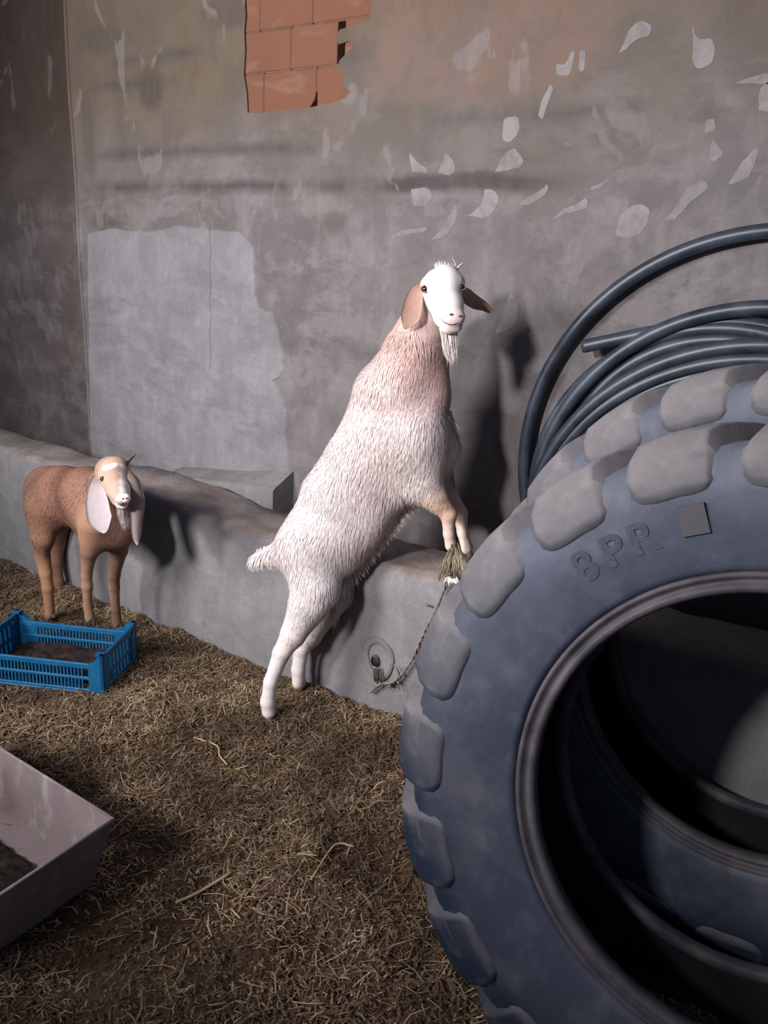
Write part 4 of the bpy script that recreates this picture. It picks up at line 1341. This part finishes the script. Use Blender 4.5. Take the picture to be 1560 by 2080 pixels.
fx = f_nose - f_top; fL = np.linalg.norm(fx); fx /= fL
flat_ax = np.cross(fx, FW); flat_ax /= np.linalg.norm(flat_ax)
if flat_ax @ RT < 0: flat_ax = -flat_ax
crown_c = g2.hit(222, 944)[0]
def tint2(V, N, C_):
    C_ = C_.copy()
    u = (V - f_top) @ fx; l = (V - f_top) @ flat_ax
    inhead = (u > -0.04) & (u < fL + 0.02) & (np.linalg.norm(V - (f_top + np.outer(u, fx)), axis=1) < 0.10) & ((V - f_top) @ FW < 0.06)
    blaze = inhead & (np.abs(l + 0.004) < 0.019)
    crown = inhead & (np.linalg.norm(V - crown_c, axis=1) < 0.03)
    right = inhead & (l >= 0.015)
    muzz = inhead & (u > fL - 0.045) & (u < fL - 0.012) & (l < 0.0)
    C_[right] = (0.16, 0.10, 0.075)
    C_[blaze] = (0.72, 0.66, 0.64)
    C_[crown] = (0.78, 0.72, 0.70)
    C_[muzz] = C_[muzz] * 0.4 + np.array((0.7, 0.62, 0.58)) * 0.6
    s = np.sin(V @ np.array([14., 9., 11.]) + 2 * np.sin(V @ np.array([6., -9., 13.])))[:, None] * 0.5 + 0.5
    body = ~inhead
    C_[body] *= (0.78 + 0.36 * s[body])
    sp = np.linalg.norm(V - J2(205, 1105, -0.12), axis=1) < 0.022
    C_[sp] = (0.36, 0.29, 0.25)
    return C_
finish_goat(kid, g2, 0.0068, 70000, comb2, 0.0014, 0.22, tint2, 1.0, (0.009, 0.018, 30), (0.78, 0.40))
eye_set(kid, g2, 209, 973, 0.0105)
eye_set(kid, g2, 266, 963, 0.010)
for px, py in ((250, 1013), (257, 1012)):
    p, d = g2.hit(px, py)
    ball('nostril', local(kid, p + d * 0.001), 0.0045, M_NOSTRIL, kid, (1.1, 0.7, 0.5), cam_rot)
mp = [g2.hit(x, y) for x, y in ((238, 1018), (243, 1023), (250, 1024))]
V, Fc = tube([local(kid, p + d * 0.001) for p, d in mp], [0.001, 0.0018, 0.0012], 6)
mesh_obj('mouth', V, Fc, M_NOSTRIL, kid)
ear(kid, g2, [J2(202, 966, -0.10), J2(196, 985, -0.16), J2(197, 1020, -0.19), J2(203, 1055, -0.20), J2(213, 1083, -0.20)], [0.014, 0.024, 0.039, 0.042, 0.024], RT * 0.95 + FW * 0.25, (0.42, 0.36, 0.365), (0.47, 0.415, 0.44), 0.22, label='long hanging greyish white ear')
ear(kid, g2, [J2(262, 958, -0.07), J2(272, 975, -0.10), J2(281, 1020, -0.12), J2(279, 1065, -0.13), J2(279, 1106, -0.13)], [0.014, 0.024, 0.030, 0.022, 0.022], RT * 0.7 + FW * 0.6, (0.17, 0.115, 0.092), (0.33, 0.285, 0.28), -0.3, label='long ear with pale tip, its shade painted in dark brown')  # shade on the far ear is put into its dark colour
for pts, nm in (([J2(250, 946, -0.08), J2(258, 936, -0.06), J2(266, 929, -0.05), J2(274, 923, -0.05)], 'horn'), ([J2(216, 944, -0.08), J2(204, 946, -0.05), J2(192, 953, -0.03), J2(183, 961, -0.03)], 'horn')):
    P = catmull(pts, 4)
    V, Fc = tube([local(kid, p) for p in P], [0.013 * (1 - i / len(P)) + 0.0025 for i in range(len(P))], 8)
    mesh_obj(nm, V, Fc, M_HORND, kid)
tuft(kid, 'beard', (J2(238, 1028, -0.16), J2(252, 1030, -0.17)), (J2(250, 1072, -0.16), J2(260, 1076, -0.16)), 260, (0.36, 0.32, 0.31), 0.0016, 4)
tuft(kid, 'tail', (J2(58, 985, 0.0), J2(62, 1000, 0.0)), (J2(54, 1050, 0.0), J2(62, 1062, 0.0)), 200, (0.36, 0.23, 0.17), 0.0016, 5)
for px, py, t in ((103, 1256, -0.10), (126, 1232, 0.10), (183, 1262, -0.11), (240, 1274, 0.07)):
    hoof_pair(kid, J2(px, py, t), hd, 0.026)

# ------------------------------------------------------------------ straw
def straw_mesh(n, seed, xr, yr, lmin, lmax, wmin, wmax, bright):
    r = np.random.default_rng(seed)
    x = r.uniform(*xr, n); y = r.uniform(*yr, n)
    keep = fbm(x + 3, y + 1, 3.0, 3) + 0.35 * r.random(n) > 0.39
    x, y = x[keep], y[keep]; n = len(x)
    L = lmin + (lmax - lmin) * r.random(n) ** 2.2
    a = r.uniform(0, 2 * math.pi, n)
    pit = np.clip(r.normal(0.12, 0.24, n), -0.3, 0.9)
    d = np.stack([np.cos(a) * np.cos(pit), np.sin(a) * np.cos(pit), np.sin(pit)], 1)
    z = floor_z(x, y) + 0.003 + 0.008 * r.random(n) + np.maximum(0, np.sin(pit)) * L * 0.25
    c = np.stack([x, y, z], 1)
    sd = np.cross(d, [0, 0, 1.0]); sd /= np.linalg.norm(sd, axis=1)[:, None]
    w = (wmin + (wmax - wmin) * r.random(n))[:, None]
    bend = (r.normal(0, 0.09, (n, 1)) * sd + np.array([0, 0, 1]) * np.abs(r.normal(0.04, 0.05, (n, 1)))) * L[:, None]
    p0 = c - d * L[:, None] / 2; p2 = c + d * L[:, None] / 2; p1 = c + bend
    for p in (p0, p1, p2):
        p[:, 1] = np.minimum(p[:, 1], YF - 0.012)
        p[:, 2] = np.maximum(p[:, 2], floor_z(p[:, 0], p[:, 1]) + 0.001)
    up = np.array([0, 0, 0.0012])
    V = np.stack([p0 - sd * w, p0 + sd * w, p1 + sd * w + up, p1 - sd * w + up, p2 + sd * w * 0.6, p2 - sd * w * 0.6], 1).reshape(-1, 3)
    pal = np.array([(0.36, 0.275, 0.175), (0.265, 0.19, 0.118), (0.17, 0.115, 0.074), (0.10, 0.062, 0.038), (0.46, 0.37, 0.24), (0.15, 0.075, 0.052)])
    pr = np.array([0.19, 0.24, 0.25, 0.18, 0.06, 0.08]) if bright else np.array([0.07, 0.16, 0.30, 0.32, 0.02, 0.13])
    col = pal[r.choice(6, n, p=pr)] * (0.8 + 0.4 * r.random((n, 1)))
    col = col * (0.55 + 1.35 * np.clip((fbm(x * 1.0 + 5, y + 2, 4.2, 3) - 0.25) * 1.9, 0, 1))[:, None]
    C_ = np.repeat(col, 6, axis=0)
    k = np.arange(n)[:, None] * 6
    loops_ = np.concatenate([k + np.array([[0, 1, 2, 3]]), k + np.array([[3, 2, 4, 5]])], 1).ravel()
    starts = np.arange(n * 2) * 4
    return V, loops_, starts, C_
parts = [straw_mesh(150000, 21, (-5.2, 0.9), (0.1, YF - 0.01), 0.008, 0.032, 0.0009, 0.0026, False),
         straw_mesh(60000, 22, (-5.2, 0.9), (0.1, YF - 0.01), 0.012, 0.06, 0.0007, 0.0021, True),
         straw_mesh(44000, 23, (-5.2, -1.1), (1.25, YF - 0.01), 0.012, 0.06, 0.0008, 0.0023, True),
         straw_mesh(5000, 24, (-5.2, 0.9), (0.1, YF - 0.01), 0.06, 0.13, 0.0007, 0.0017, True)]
VV, LL, SS, CC = [], [], [], []
vo = lo2 = 0
for v, l, s, c in parts:
    VV.append(v); LL.append(l + vo); SS.append(s + lo2); CC.append(c)
    vo += len(v); lo2 += len(l)
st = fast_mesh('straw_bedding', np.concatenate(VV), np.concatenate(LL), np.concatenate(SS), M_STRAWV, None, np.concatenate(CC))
tag(st, 'loose brown and yellow straw trodden over the whole floor', 'straw', None, 'stuff')
# a few long pale stalks that stand out
def stalk(px, label, r=0.0042, lift=0.014):
    P = [at_z(x, y, 0.02) for x, y in px]
    P = [np.array([p[0], p[1], float(floor_z(p[0], p[1])) + lift + r]) for p in P]
    c = P[0]
    V, Fc = tube([p - c for p in catmull(P, 4)], r, 7)
    ob = mesh_obj('straw_stalk', V, Fc, M_STALK)
    ob.location = c
    tag(ob, label, 'straw stalk')
M_STALK = simple('pale_straw', (0.42, 0.31, 0.17), (0.56, 0.44, 0.27), 30, 0.8, 0.2, 0.1)
stalk([(356, 1815), (400, 1796), (470, 1768)], 'longest thick pale straw stalk, lying in front of the metal tub')
stalk([(394, 1490), (440, 1510), (446, 1530), (462, 1546)], 'kinked pale straw stalk on the bedding between crate and rearing goat', 0.0028)
stalk([(632, 1780), (680, 1710), (720, 1712)], 'bent pale straw stalk left of the tyre, on dark bedding', 0.0028)
stalk([(605, 1725), (645, 1732)], 'short straight straw stalk on the dark bedding in the middle of the floor', 0.0026)
stalk([(470, 1830), (488, 1850)], 'tiny pale straw stalk right of the longest one', 0.0028)
